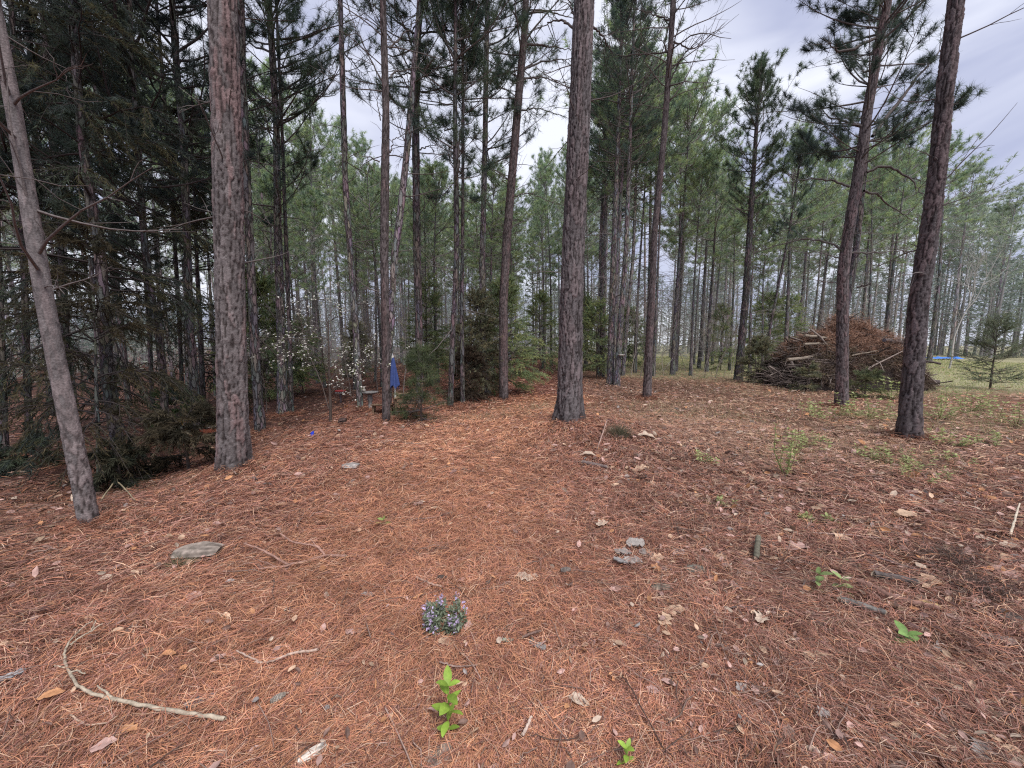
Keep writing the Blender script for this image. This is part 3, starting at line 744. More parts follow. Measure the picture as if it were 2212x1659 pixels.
# ---- dark cedars and pines on the left bank
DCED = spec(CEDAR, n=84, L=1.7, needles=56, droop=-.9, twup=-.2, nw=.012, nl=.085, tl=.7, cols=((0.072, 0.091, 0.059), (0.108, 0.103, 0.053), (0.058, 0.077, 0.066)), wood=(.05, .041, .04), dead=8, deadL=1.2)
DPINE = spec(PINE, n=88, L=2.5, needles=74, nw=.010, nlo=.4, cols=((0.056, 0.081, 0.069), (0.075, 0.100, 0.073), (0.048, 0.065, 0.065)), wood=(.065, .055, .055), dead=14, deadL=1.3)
LEFT = [
    ('cedar_tree', 'cedar with peeling red bark, stoutest dark trunk behind the leaning grey one', [(264, 1012, 34), (245, 900, 32), (231, 786, 31), (217, 553, 29), (197, 440, 26), (180, 320, 24), (160, 100, 19)], 10.5, 1.0, DCED, M_BARKD),
    ('pine_tree', 'dark slim trunk right of the red barked cedar', [(279, 880, 15), (266, 753, 15), (240, 500, 14), (207, 200, 12), (190, 0, 11)], 13, 4.0, DPINE, M_BARKD),
    ('pine_tree', 'dark trunk standing halfway between the red barked cedar and the planter', [(361, 966, 17), (350, 786, 17), (313, 533, 15), (300, 333, 14), (287, 166, 12), (280, 0, 11)], 12.5, 3.2, DPINE, M_BARKD),
    ('pine_tree', 'dark trunk beside the terracotta planter, left of the biggest left pine', [(427, 942, 22), (418, 800, 20), (410, 700, 19), (397, 300, 18), (383, 166, 17), (371, 0, 15)], 13, 4.4, DPINE, M_BARKD),
    ('cedar_tree', 'gloomy cedar at the far left edge of the wood', [(64, 985, 20), (58, 800, 19), (50, 500, 17), (38, 200, 14)], 11, .8, DCED, M_BARKD),
    ('cedar_tree', 'broad gloomy cedar seen between the leaning grey trunk and the red barked cedar', [(150, 935, 22), (140, 700, 20), (120, 400, 18), (100, 120, 14)], 12, 1.2, DCED, M_BARKD),
    ('cedar_tree', 'drooping olive cedar filling the gap left of the biggest left pine', [(440, 905, 14), (432, 700, 12), (425, 560, 9), (420, 420, 5)], 7.2, .9, spec(DCED, L=1.7, cols=((.075, .07, .04), (.10, .085, .046), (.06, .066, .042))), M_BARKD),
    ('cedar_tree', 'low drooping brown cedar in front of the red barked trunk', [(215, 1050, 13), (210, 900, 11), (207, 800, 8), (205, 700, 4)], 2.9, .25, spec(DCED, n=26, L=.7, cols=((.08, .068, .04), (.10, .082, .045), (.06, .06, .04))), M_BARKD),
    ('pine_tree', 'dark trunk at the left edge, cut by the picture border', [(8, 1000, 24), (0, 700, 22), (-15, 300, 20)], 12, 3.5, DPINE, M_BARKD),
    ('pine_tree', 'thin dark pine hung with dead twigs behind the peeling cedar', [(330, 890, 11), (322, 700, 11), (300, 400, 10), (270, 100, 8)], 13.5, 3.5, DPINE, M_BARKD),
    ('pine_tree', 'dark pine with needles filling the top left corner', [(110, 900, 18), (95, 600, 17), (75, 300, 15), (62, 60, 13)], 14, 4.2, spec(DPINE, n=120, L=2.4), M_BARKD),
    ('pine_tree', 'slender shaded pine just left of the planter trunk', [(395, 900, 10), (388, 700, 10), (370, 400, 9), (350, 150, 8)], 13.5, 4.5, DPINE, M_BARKD),
]
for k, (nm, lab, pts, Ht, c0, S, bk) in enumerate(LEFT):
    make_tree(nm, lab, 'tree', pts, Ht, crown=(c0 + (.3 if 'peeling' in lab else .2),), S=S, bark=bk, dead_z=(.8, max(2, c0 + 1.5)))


# ------------------------------------------------------------------ the wood behind: individual pines copied from a few grown ones
def proto_pine(Ht, c0, S, bark, r=.11):
    root = thing('pine_tree', 'x', 'tree', (0, 0, 0))
    zz = np.linspace(-.15, Ht, 16)
    ph, a1 = rng.uniform(0, 6, 2)
    px = .22 * np.sin(zz / Ht * 2.6 + ph) * zz / Ht; py = .2 * np.sin(zz / Ht * 3.1 + a1) * zz / Ht
    rr = r * (1 - .88 * np.clip(zz / Ht, 0, 1) ** .9) * (1 + .25 * np.exp(-np.clip(zz, 0, 99) / .3))
    mb = MB(); mb.tube(np.stack([px, py, zz], 1), rr, 9, 0); mb.obj('trunk', bark, root)
    mb = MB(); grow(mb, lambda z: np.stack([np.interp(z, zz, px), np.interp(z, zz, py)], -1), c0, Ht, S, 1, (.8, c0 + 1.5)); mb.obj('crown', [M_NEEDLE, M_TWIG], root)
    return root


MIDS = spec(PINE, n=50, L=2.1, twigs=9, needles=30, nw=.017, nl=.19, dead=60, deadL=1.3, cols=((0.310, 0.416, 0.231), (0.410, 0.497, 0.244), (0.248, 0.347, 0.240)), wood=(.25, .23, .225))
FARS = spec(PINE, n=46, L=2.3, twigs=7, needles=19, nw=.034, nl=.26, dead=50, deadL=1.5, cols=((0.376, 0.455, 0.321), (0.450, 0.521, 0.341), (0.328, 0.400, 0.321)), wood=(.34, .32, .32))  # far pines: distance haze put into paler needle and wood colours
PROTO = []
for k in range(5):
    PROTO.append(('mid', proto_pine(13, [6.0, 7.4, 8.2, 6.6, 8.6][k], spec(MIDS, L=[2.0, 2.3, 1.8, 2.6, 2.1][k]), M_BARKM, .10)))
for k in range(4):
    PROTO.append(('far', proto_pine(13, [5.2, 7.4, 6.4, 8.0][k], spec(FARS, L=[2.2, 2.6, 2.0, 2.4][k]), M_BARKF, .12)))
_used = [False] * len(PROTO)

SKY_U = [-200, 0, 300, 520, 620, 720, 800, 900, 960, 1040, 1120, 1190, 1260, 1310, 1400, 1480, 1545, 1600, 1700, 1800, 1900, 2000, 2090, 2150, 2212, 2500]
SKY_V = [60, 40, 60, 190, 300, 330, 370, 385, 400, 405, 405, 370, 340, 150, 110, 170, 330, 360, 350, 310, 300, 280, 330, 430, 430, 400]


def zone_label(u, Y):
    far = Y > 30
    if u < 460: return ('distant pale pine seen through the dark left cedars' if far else 'shaded pine standing behind the dark left cedars', 'pines behind the left cedars')
    if u < 720: return ('distant pine of the wood behind the white blossoms' if far else 'slender pine in the wood behind the white blossoms', 'pines behind the blossoming dogwood')
    if u < 960: return ('distant pine far behind the blue umbrella' if far else 'slender pine standing behind the blue umbrella', 'pines behind the blue umbrella')
    if u < 1215: return ('distant pine beyond the cedar thicket left of centre' if far else 'slender pine close behind the cedar thicket', 'pines behind the cedar thicket')
    if u < 1420: return ('distant pine beyond the clump right of the centre pine' if far else 'slender pine around the clump right of the centre pine', 'pines right of the centre pine')
    if u < 1640: return ('distant pine between the curved pine and the round topped pine' if far else 'slender pine between the curved and the round topped pine', 'pines beyond the red needle floor')
    if u < 2000: return ('distant pine far behind the brush pile' if far else 'grey trunked pine standing behind the brush pile', 'pines behind the brush pile')
    return ('distant pine beyond the grassy field on the right' if far else 'pine at the edge of the grassy field', 'pines beyond the grassy field')


placed = []


def place_pine(x, Y, Ht, kind, rz=None, fat=1.0, lean=(0, 0)):
    opts = [k for k, (t, _) in enumerate(PROTO) if t == kind]
    k = random.choice(opts)
    src = PROTO[k][1]
    if not _used[k]:
        o = src; _used[k] = True
    else:
        o = copy_tree(src)
    o.location = (x, Y, float(H(x, Y)))
    s_ = Ht / 13.0
    o.scale = (s_ * fat, s_ * fat, s_)
    o.rotation_euler = (lean[0], lean[1], rz if rz is not None else random.uniform(0, 6.28))
    u = CX + F * x / (Y * cP + (CAMZ) * sP)
    lab, grp = zone_label(u, Y)
    tag(o, lab, 'tree', grp)
    placed.append((x, Y))
    return o


def skyline_h(u, Y, drop):
    v = np.interp(u, SKY_U, SKY_V) + drop
    return plane_at(u, v, Y)[2]


count = 0; tries = 0
while count < 236 and tries < 9000:
    tries += 1
    u = random.uniform(-60, 2270); Y = 15.0 * (58 / 15.0) ** (random.random() ** .8)
    if u < 480 and random.random() < .72: continue
    if u > 1660 and Y < 21: continue
    if u > 1960 and Y < 45: continue
    if 1110 < u < 1300 and Y < 20: continue
    if 1350 < u < 1600 and Y < 18: continue
    p = plane_at(u, 740, Y)
    if any((p[0] - a) ** 2 + (Y - b) ** 2 < (1.0 if Y < 25 else 1.5) ** 2 for a, b in placed): continue
    drop = abs(random.gauss(0, 75)) + (0 if random.random() < .4 else 30)
    Ht = min(20, max(6.5, skyline_h(u, Y, drop) - float(H(p[0], Y))))
    if Y < 28: Ht = max(Ht, 8.0)
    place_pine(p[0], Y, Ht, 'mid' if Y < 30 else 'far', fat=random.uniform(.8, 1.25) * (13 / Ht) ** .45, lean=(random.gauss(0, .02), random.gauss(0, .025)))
    count += 1
# a few hand placed pines that carry the skyline of the photo
for u, v, Y, ft in [(1345, 75, 17, 1.25), (1310, 150, 19, 1.1), (1480, 195, 19, 1.2), (1240, 330, 24, .9), (1180, 350, 30, .8), (935, 385, 27, 1), (720, 290, 24, 1.1), (655, 225, 20, 1.0), (775, 330, 28, 1.1), (1520, 370, 28, .8), (1730, 300, 22, 1.3),
                    (2060, 320, 30, 1.3), (2100, 380, 42, 1.3), (2190, 425, 44, 1.4), (1960, 300, 24, 1.3), (1420, 160, 21, 1.2), (560, 170, 18, 1.2)]:
    p = plane_at(u, v, Y)
    place_pine(p[0], Y, p[2] - float(H(p[0], Y)), 'mid' if Y < 32 else 'far', fat=ft)

# the far side of the wood, one mass, with haze put into its colours
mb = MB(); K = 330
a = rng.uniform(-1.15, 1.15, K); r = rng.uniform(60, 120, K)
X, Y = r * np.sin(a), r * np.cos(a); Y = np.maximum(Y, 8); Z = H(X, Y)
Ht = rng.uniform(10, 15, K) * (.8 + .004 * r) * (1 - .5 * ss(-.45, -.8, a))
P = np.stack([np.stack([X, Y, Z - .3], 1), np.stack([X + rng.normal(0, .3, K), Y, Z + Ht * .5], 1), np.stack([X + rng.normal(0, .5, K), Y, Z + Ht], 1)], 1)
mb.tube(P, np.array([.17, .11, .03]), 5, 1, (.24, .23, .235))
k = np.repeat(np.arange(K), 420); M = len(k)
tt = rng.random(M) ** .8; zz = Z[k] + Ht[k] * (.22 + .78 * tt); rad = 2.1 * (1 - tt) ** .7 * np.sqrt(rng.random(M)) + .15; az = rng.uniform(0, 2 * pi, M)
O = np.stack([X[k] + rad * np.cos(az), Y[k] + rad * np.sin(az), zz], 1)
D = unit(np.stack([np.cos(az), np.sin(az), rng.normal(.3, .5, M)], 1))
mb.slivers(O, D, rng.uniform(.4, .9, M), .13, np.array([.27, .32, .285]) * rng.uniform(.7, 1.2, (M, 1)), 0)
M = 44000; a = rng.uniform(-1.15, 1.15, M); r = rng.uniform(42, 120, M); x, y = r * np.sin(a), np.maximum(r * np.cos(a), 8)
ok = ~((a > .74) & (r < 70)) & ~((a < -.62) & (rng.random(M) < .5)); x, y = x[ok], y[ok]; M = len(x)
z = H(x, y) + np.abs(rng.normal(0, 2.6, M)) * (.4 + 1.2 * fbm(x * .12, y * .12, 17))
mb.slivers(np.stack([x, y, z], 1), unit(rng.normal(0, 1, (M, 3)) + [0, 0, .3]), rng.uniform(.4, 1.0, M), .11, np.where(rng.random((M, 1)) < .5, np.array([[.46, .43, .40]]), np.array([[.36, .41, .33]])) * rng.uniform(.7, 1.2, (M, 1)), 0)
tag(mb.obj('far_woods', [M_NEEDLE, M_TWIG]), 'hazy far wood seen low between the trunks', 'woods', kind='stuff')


# needles drifted up against the feet of the nearer trunks
mb = MB()
for o in list(COL.objects):
    if o.name.startswith('pine_tree') and o.type == 'EMPTY' and o.location.length < 14 and o.location.y > 1:
        near_ = o.location.length; K = int(2600 / max(1, (near_ / 5)))
        tr = [c for c in o.children if c.name.startswith('trunk')][0]
        r0 = max(abs(v.co.x) for v in tr.data.vertices[:60]) * .8
        a = rng.uniform(0, 2 * pi, K); d = r0 * .95 + np.abs(rng.normal(0, .13 + r0 * .35, K)); x, y = o.location.x + d * np.cos(a), o.location.y + d * np.sin(a)
        z = H(x, y) + .012 + (.085 * np.exp(-(d - r0) / .10) + .02) * rng.random(K)
        D = unit(np.stack([rng.normal(0, 1, K), rng.normal(0, 1, K), rng.normal(0, .28, K)], 1)); L_ = rng.uniform(.07, .16, K)
        c = np.array([[.40, .17, .10], [.30, .12, .08], [.14, .07, .055], [.46, .27, .18]])[rng.integers(0, 4, K)] * rng.uniform(.6, 1.2, (K, 1))
        mb.slivers(np.stack([x, y, z], 1) - D * L_[:, None] / 2, D, L_, .0032 * max(1, near_ / 4), c)
tag(mb.obj('drifted_needles', M_LITTER), 'fallen needles heaped round the feet of the trunks', 'pine needles', kind='stuff')

# ------------------------------------------------------------------ cedar bushes, young trees, saplings
def small_conifer(name, label, cat, u, v, v_top, wpx, S, z0=.15, stem=.02, dens=1.0, group=None, dy=0):
    g = ground_at(u, v); g = g + np.array([0, dy, 0]); g[2] = float(H(g[0], g[1]))
    top = plane_at(u, v_top, g[1])[2] - g[2]
    root = thing(name, label, cat, g, group)
    zz = np.linspace(-.08, top, 10); px = np.cumsum(rng.normal(0, .012, 10)) * top * .4
    mb = MB(); mb.tube(np.stack([px, px * .3, zz], 1), stem * (1.15 - zz / top), 7, 0, (.09, .07, .06)); mb.obj('trunk', M_TWIG, root)
    half = wpx / F * g[1] / 2
    mb = MB(); grow(mb, lambda z: np.stack([np.interp(z, zz, px), np.interp(z, zz, px * .3)], -1), z0 * top, top * .97, spec(S, L=half * .9, n=max(12, int(S['n'] * dens)), dead=4, deadL=half * .6, tl=min(S['tl'], half * .7)), 1, (.05, top * .3))
    mb.obj('crown', [M_NEEDLE, M_TWIG], root)
    return root


GCED = spec(CEDAR, n=75, needles=40, nw=.014, nl=.075, cols=((0.316, 0.396, 0.186), (0.416, 0.456, 0.197), (0.267, 0.355, 0.197)), droop=-.2, twigs=10)
BCED = spec(GCED, cols=((0.235, 0.235, 0.142), (0.281, 0.253, 0.150), (0.187, 0.206, 0.136)))
small_conifer('young_pine', 'bright green young pine in front of the wooden armchair', 'young tree', 910, 915, 780, 62, spec(PINE, n=46, needles=40, nw=.006, nl=.16, twigs=5, tl=.28, cols=((.11, .145, .07), (.14, .17, .08), (.085, .11, .065)), dead=0, e0=(-.25, .8), droop=-.5, twup=0, p=1.0, round=0), .02)
small_conifer('cedar_tree', 'widest bushy green cedar of the thicket left of the centre pine', 'tree', 1097, 850, 610, 165, spec(GCED, n=120), .12)
small_conifer('cedar_tree', 'olive cedar with browned boughs at the left of the thicket', 'tree', 1030, 858, 640, 125, spec(BCED, n=95), .12)
small_conifer('cedar_tree', 'slim green cedar rising behind the blue umbrella', 'tree', 925, 832, 600, 105, spec(GCED, n=90), .15)
small_conifer('cedar_tree', 'dark cedar behind the thicket, just left of the centre pine', 'tree', 1165, 812, 640, 95, spec(GCED, n=80), .2)
small_conifer('cedar_tree', 'dark green cedar just right of the centre pine', 'tree', 1288, 816, 655, 80, spec(GCED, n=80), .1)
small_conifer('cedar_tree', 'low grey green cedar shrub at the foot of the round topped pine', 'shrub', 1636, 828, 738, 58, spec(BCED, n=60), .03)
small_conifer('cedar_tree', 'dark cedar left of the round topped pine', 'tree', 1556, 800, 660, 80, spec(GCED, n=70), .06)
small_conifer('cedar_tree', 'dark cedar between the round topped pine and the brush pile', 'tree', 1700, 798, 640, 80, spec(GCED, n=70), .1)
small_conifer('cedar_tree', 'young cedar with airy boughs standing on the grassy field', 'young tree', 2138, 840, 690, 110, spec(GCED, n=60, needles=30, nw=.010, droop=.1, ecurve=.3, cols=((.22, .27, .17), (.26, .30, .18), (.19, .23, .16)), spread=.8), .08, stem=.03)
small_conifer('cedar_tree', 'green bush leaning against the front of the brush pile', 'shrub', 1868, 858, 812, 44, spec(BCED, n=20, cols=((.16, .19, .10), (.19, .20, .10), (.13, .15, .09))), .02)
small_conifer('cedar_tree', 'small olive cedar in front of the left end of the brush pile', 'shrub', 1742, 846, 800, 34, spec(BCED, n=16), .02)
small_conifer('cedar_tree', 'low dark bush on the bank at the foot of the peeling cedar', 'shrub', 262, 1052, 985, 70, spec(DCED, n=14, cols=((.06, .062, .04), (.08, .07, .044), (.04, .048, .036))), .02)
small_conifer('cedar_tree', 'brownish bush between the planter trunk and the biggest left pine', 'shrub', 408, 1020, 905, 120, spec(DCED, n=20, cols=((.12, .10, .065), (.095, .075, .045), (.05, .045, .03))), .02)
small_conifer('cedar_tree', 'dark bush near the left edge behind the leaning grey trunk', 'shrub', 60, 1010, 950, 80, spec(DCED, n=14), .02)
small_conifer('cedar_tree', 'hazy olive cedar behind the white blossoms', 'tree', 655, 850, 690, 100, spec(GCED, n=70), .1)
small_conifer('cedar_tree', 'pale green bush behind the coloured pot', 'shrub', 385, 925, 850, 60, spec(GCED, n=40, cols=((.10, .15, .06), (.13, .18, .08))), .05)
small_conifer('cedar_tree', 'browned low cedar beside the slim forked pine', 'shrub', 1012, 866, 770, 70, spec(BCED, n=50, cols=((.09, .07, .05), (.11, .08, .055))), .05)


CPROT = [small_conifer('cedar_tree', 'x', 'tree', 1000 + 60 * k, 840, 700, 110, spec([GCED, BCED, GCED][k], n=70, needles=26, nw=.024, nl=.09), .08) for k in range(3)]
for k in range(9):
    for _ in range(80):
        u = random.uniform(530, 1960); Y = random.uniform(12.5, 40)
        if 1000 < u < 1620 and Y < 21: continue
        if u > 1600 and Y < 22: continue
        break
    p = plane_at(u, 740, Y)
    o = CPROT[k] if k < 3 else copy_tree(CPROT[k % 3])
    o.location = (p[0], Y, float(H(p[0], Y))); q = random.uniform(.8, 2.0); o.scale = (q, q, q * random.uniform(.9, 1.4)); o.rotation_euler = (0, 0, random.uniform(0, 6.28))
    if u < 960: tag(o, 'dusky cedar among the trunks left of the cedar thicket', 'tree', 'cedars deep in the left wood')
    elif u < 1420: tag(o, 'dusky cedar deep among the trunks behind the centre pine', 'tree', 'cedars deep in the middle wood')
    else: tag(o, 'dusky cedar among the trunks right of the curved pine', 'tree', 'cedars deep in the right wood')


def branchy(mb, base, ht, r, gen, spread, col, mat=0, up=.55, tips=None):
    """a bare broadleaved stem dividing into finer and finer twigs"""
    def rec(p, d, L, r, g):
        k = 6; pts = [p]; dd = d
        for j in range(k - 1):
            dd = unit(dd + rng.normal(0, .13, 3) + np.array([0, 0, .04])); pts.append(pts[-1] + dd * L / (k - 1))
        pts = np.array(pts); mb.tube(pts, r * (1 - .5 * np.linspace(0, 1, k)), 5 if g > 1 else 3, mat, col)
        if g == 0:
            if tips is not None: tips.extend([pts[-1], pts[-3], pts[-2]])
            return
        for j in range(random.randint(3, 4)):
            q = random.uniform(.35, 1.0); i = min(k - 2, int(q * (k - 1)))
            nd = unit(dd + rng.normal(0, spread, 3) + np.array([0, 0, up * .3]))
            rec(pts[i + 1], nd, L * random.uniform(.5, .75), r * .5, g - 1)
        rec(pts[-1], unit(dd + rng.normal(0, .2, 3)), L * .62, r * .55, g - 1)
    rec(np.array(base, float), unit(np.array([rng.normal(0, .06), rng.normal(0, .06), 1.])), ht * .42, r, gen)


# white blossoming dogwood
g = ground_at(714, 912); root = thing('dogwood_tree', 'small dogwood covered in white blossoms, thin stem', 'tree', g)
mb = MB(); tips = []
stem = np.array([[0, 0, -.05], [.02, 0, .5], [0, .05, 1.0], [.06, 0, 2.1]]); mb.tube(stem, np.array([.032, .027, .022, .012]), 7, 0, (.09, .07, .06))
for az in np.arange(0, 6.2, .40):
    d = np.array([cos(az) * .95, sin(az) * .6, rng.uniform(.1, .8)]); p = np.array([.03, 0, rng.uniform(.6, 2.1)])
    def lim(p, d, L, r, gdep):
        k = 6; pts = [p]; dd = unit(d)
        for j in range(k - 1):
            dd = unit(dd + rng.normal(0, .15, 3)); pts.append(pts[-1] + dd * L / (k - 1))
        pts = np.array(pts); mb.tube(pts, r * (1 - .6 * np.linspace(0, 1, k)), 4, 0, (.10, .085, .075)); tips.extend([pts[-1], pts[-2], pts[3]])
        if gdep:
            for j in range(4): lim(pts[random.randint(1, k - 1)], dd + rng.normal(0, .6, 3), L * .5, r * .5, gdep - 1)
    lim(p, d, rng.uniform(.6, 1.35), .009, 2)
mb.obj('trunk', M_TWIG, root)
tips = np.array(tips); tips = tips[rng.random(len(tips)) < .40] + rng.normal(0, .05, (1, 3))
mb = MB()
k = np.repeat(np.arange(len(tips)), 2); O = tips[k] + rng.normal(0, .012, (len(k), 3)); D = unit(rng.normal(size=(len(k), 3)) * np.array([1, 1, .35]))
mb.leaves(O, D, rng.uniform(.024, .042, len(k)), .032, np.array([.90, .88, .80]) * rng.uniform(.8, 1.05, (len(k), 1)), 0, up=np.tile([0, -.4, 1.], (len(k), 1)))
mb.obj('blossom', M_LEAF, root)
mb = MB(); k = rng.integers(0, len(tips), 260); D = unit(rng.normal(size=(260, 3)))
mb.leaves(tips[k] + rng.normal(0, .03, (260, 3)), D, .04, .022, np.array([.18, .24, .07]) * rng.uniform(.6, 1.2, (260, 1)), 0); mb.obj('foliage', M_LEAF, root)

# bare pale trees on the right
for u, v, vt, lab, c in [(2056, 760, 520, 'bare whitish branching tree at the edge of the grassy field', (.46, .44, .42)), (1532, 800, 560, 'bare grey sapling right of the curved pine', (.30, .28, .27))]:
    g = ground_at(u, v); g[1] = min(g[1], 24); p = plane_at(u, 745, g[1]); g = np.array([p[0], g[1], float(H(p[0], g[1]))])
    root = thing('bare_tree', lab, 'tree', g); ht = plane_at(u, vt, g[1])[2] - g[2]
    mb = MB(); branchy(mb, (0, 0, -.05), ht * 1.05, .055 if c[0] > .4 else .04, 4, .55, c, up=.5); mb.obj('trunk', M_TWIG, root)

# leafless saplings in the wood
SAP = []
for k in range(4):
    mb = MB(); branchy(mb, (0, 0, -.05), 3.2 + .5 * k, .016, 3, .5, [(.26, .225, .20), (.34, .30, .275), (.22, .18, .16), (.30, .26, .22)][k], up=.9)
    SAP.append(mb.mesh('bare_sapling', [M_TWIG]))
for k in range(84):
    for _ in range(60):
        u = random.uniform(540, 1990); Y = random.uniform(9.5, 26)
        if 1000 < u < 1600 and Y < 17: continue
        if u > 1600 and Y < 19: continue
        if u < 900 and Y < 10.5: continue
        break
    p = plane_at(u, 740, Y)
    o = bpy.data.objects.new('bare_sapling', SAP[k % 4]); COL.objects.link(o)
    o.location = (p[0], Y, float(H(p[0], Y))); sx = random.uniform(.6, 1.25); o.scale = (sx, sx, sx * random.uniform(.9, 1.4)); o.rotation_euler = (0, 0, random.uniform(0, 6.28))
    if u < 960: tag(o, 'thin leafless sapling in the wood left of the cedar thicket', 'sapling', 'bare saplings left of the thicket')
    elif u < 1400: tag(o, 'thin leafless sapling in the wood around the centre pine', 'sapling', 'bare saplings behind the centre pine')
    else: tag(o, 'thin leafless sapling in the wood beside the brush pile', 'sapling', 'bare saplings near the brush pile')

# ------------------------------------------------------------------ brush pile
gL, gR = ground_at(1655, 845), ground_at(2030, 838)
pc = np.array([(gL[0] + gR[0]) / 2, 14.2, 0.]); pc[2] = float(H(pc[0], pc[1]))
halfw = (gR[0] - gL[0]) / 2 * .64; pc[0] -= .02


def pile_h(x, y):
    """height of the heap above the ground, x and y from its centre"""
    u = x / halfw
    top = np.interp(u, [-1.05, -.98, -.82, -.6, -.42, -.1, .25, .6, .85, 1.0, 1.08], [0, .35, .95, 1.45, 1.95, 2.15, 2.5, 2.2, 1.3, .35, 0])
    top = top * .86 * (.72 + .56 * fbm(x * 1.9 + 3, y * 1.9, 71))
    return top * np.sqrt(np.clip(1 - (y / 1.6) ** 2, 0, 1)) ** .8


root = thing('brush_pile', 'big heap of cut branches and browned needles behind the leaning pines', 'brush pile', pc)
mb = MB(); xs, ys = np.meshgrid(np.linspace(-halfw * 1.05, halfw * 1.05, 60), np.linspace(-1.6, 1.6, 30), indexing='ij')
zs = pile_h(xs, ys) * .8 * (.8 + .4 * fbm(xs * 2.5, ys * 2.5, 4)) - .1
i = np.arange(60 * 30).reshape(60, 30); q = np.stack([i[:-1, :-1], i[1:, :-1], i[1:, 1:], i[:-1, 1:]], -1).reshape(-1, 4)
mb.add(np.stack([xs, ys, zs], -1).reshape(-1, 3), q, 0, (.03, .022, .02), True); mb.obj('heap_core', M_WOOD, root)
mb = MB(); K = 2000
x = np.where(rng.random(K) < .45, rng.uniform(-1, -.3, K), rng.uniform(-1, 1, K)) * halfw; y = rng.uniform(-1.5, 1.3, K); z = pile_h(x, y) * rng.uniform(.25, 1.10, K)
ok = pile_h(x, y) > .05; x, y, z = x[ok], y[ok], z[ok]; K = len(x)
D = unit(np.stack([rng.normal(0, 1, K), rng.normal(0, .6, K), rng.normal(0, .38, K)], 1)); Lr = rng.uniform(.3, 1.3, K)
qq = np.linspace(-.5, .5, 5); P = np.stack([x, y, z], 1)[:, None] + D[:, None] * (Lr[:, None] * qq)[..., None] + np.cumsum(rng.normal(0, .03, (K, 5, 3)), 1)
P[:, :, 2] = np.maximum(P[:, :, 2], .01)
mb.tube(P, np.array([1, .9, .75, .6, .3]) * rng.uniform(.006, .02, (K, 1)), 4, 0, np.array([.15, .12, .108]) * rng.uniform(.3, 1.7, (K, 1)))
K2 = 90; x = rng.uniform(-.95, .95, K2) * halfw; y = rng.uniform(-1.5, .4, K2); z = pile_h(x, y) * rng.uniform(.4, 1.05, K2); Lr = rng.uniform(.9, 2.2, K2)
D = unit(np.stack([rng.normal(0, 1, K2), rng.normal(-.2, .45, K2), rng.normal(.1, .35, K2)], 1))
P = np.stack([x, y, z], 1)[:, None] + D[:, None] * (Lr[:, None] * qq)[..., None] + np.cumsum(rng.normal(0, .04, (K2, 5, 3)), 1); P[:, :, 2] = np.maximum(P[:, :, 2], .03)
mb.tube(P, np.array([1, .92, .8, .65, .4]) * rng.uniform(.014, .038, (K2, 1)), 6, 0, np.array([.25, .205, .18]) * rng.uniform(.35, 1.5, (K2, 1)))
tag(mb.obj('cut_branches', M_TWIG, root), kind='stuff')
mb = MB(); K = 4600
x = rng.uniform(-.75, 1, K) * halfw; y = rng.uniform(-1.5, 1.2, K); hh = pile_h(x, y); fr = rng.uniform(.3, 1.10, K); z = hh * fr
ok = hh > .15; x, y, z, fr = x[ok], y[ok], z[ok], fr[ok]; K = len(x)
k = np.repeat(np.arange(K), 60); M = len(k); TT = unit(np.stack([rng.normal(0, 1, K), rng.normal(-.3, .7, K), rng.normal(-.1, .5, K)], 1))
O = np.stack([x, y, z], 1)[k] + TT[k] * rng.uniform(-.2, .25, (M, 1)) + rng.normal(0, .04, (M, 3))
D = unit(TT[k] * .5 + rng.normal(0, .5, (M, 3)) + np.array([0, 0, -.1]))
base_c = np.where((z + rng.normal(0, .25, K) > 1.30)[:, None], np.array([.33, .195, .135]), np.where((rng.random(K) < .4)[:, None], np.array([.185, .145, .095]), np.array([.155, .108, .086])))
mb.slivers(O, D, rng.uniform(.1, .22, M), .011, base_c[k] * rng.uniform(.55, 1.25, (M, 1)), 0)
tag(mb.obj('browned_needles', M_LITTER, root), kind='stuff')


def log(name, label, p0, p1, r, col=(.24, .19, .15), end=(.42, .34, .25), cat='log', group=None, wob=.02):
    k = np.linspace(0, 1, 9)[:, None]; p0, p1 = np.array(p0, float), np.array(p1, float)
    c = (p0 + p1) / 2
    P = p0 + (p1 - p0) * k - c; P[1:-1] += rng.normal(0, wob, (7, 3)) * np.linalg.norm(p1 - p0) * .5
    rr = r * (1 - .15 * k[:, 0]) * (1 + rng.normal(0, .04, 9))
    mb = MB(); mb.tube(P, rr, 12, 0, col)
    for e, sgn in ((0, 1), (-1, -1)):
        t = unit(P[1] - P[0]) if e == 0 else unit(P[-2] - P[-1])
        ref = np.array([0, 0, 1.]) if abs(t[2]) < .8 else np.array([1., 0, 0]); nn = unit(np.cross(t, ref)); bb = np.cross(t, nn)
        a = np.arange(12) * 2 * pi / 12; ring = P[e] + (rr[e] * .985) * (np.cos(a)[:, None] * nn + np.sin(a)[:, None] * bb) - t * .002
        mb.add(np.vstack([ring, [P[e] - t * .004]]), [(j, (j + 1) % 12, 12) for j in range(12)], 0, end)
    o = mb.obj(name, M_WOOD, loc=tuple(c)); return tag(o, label, cat, group)


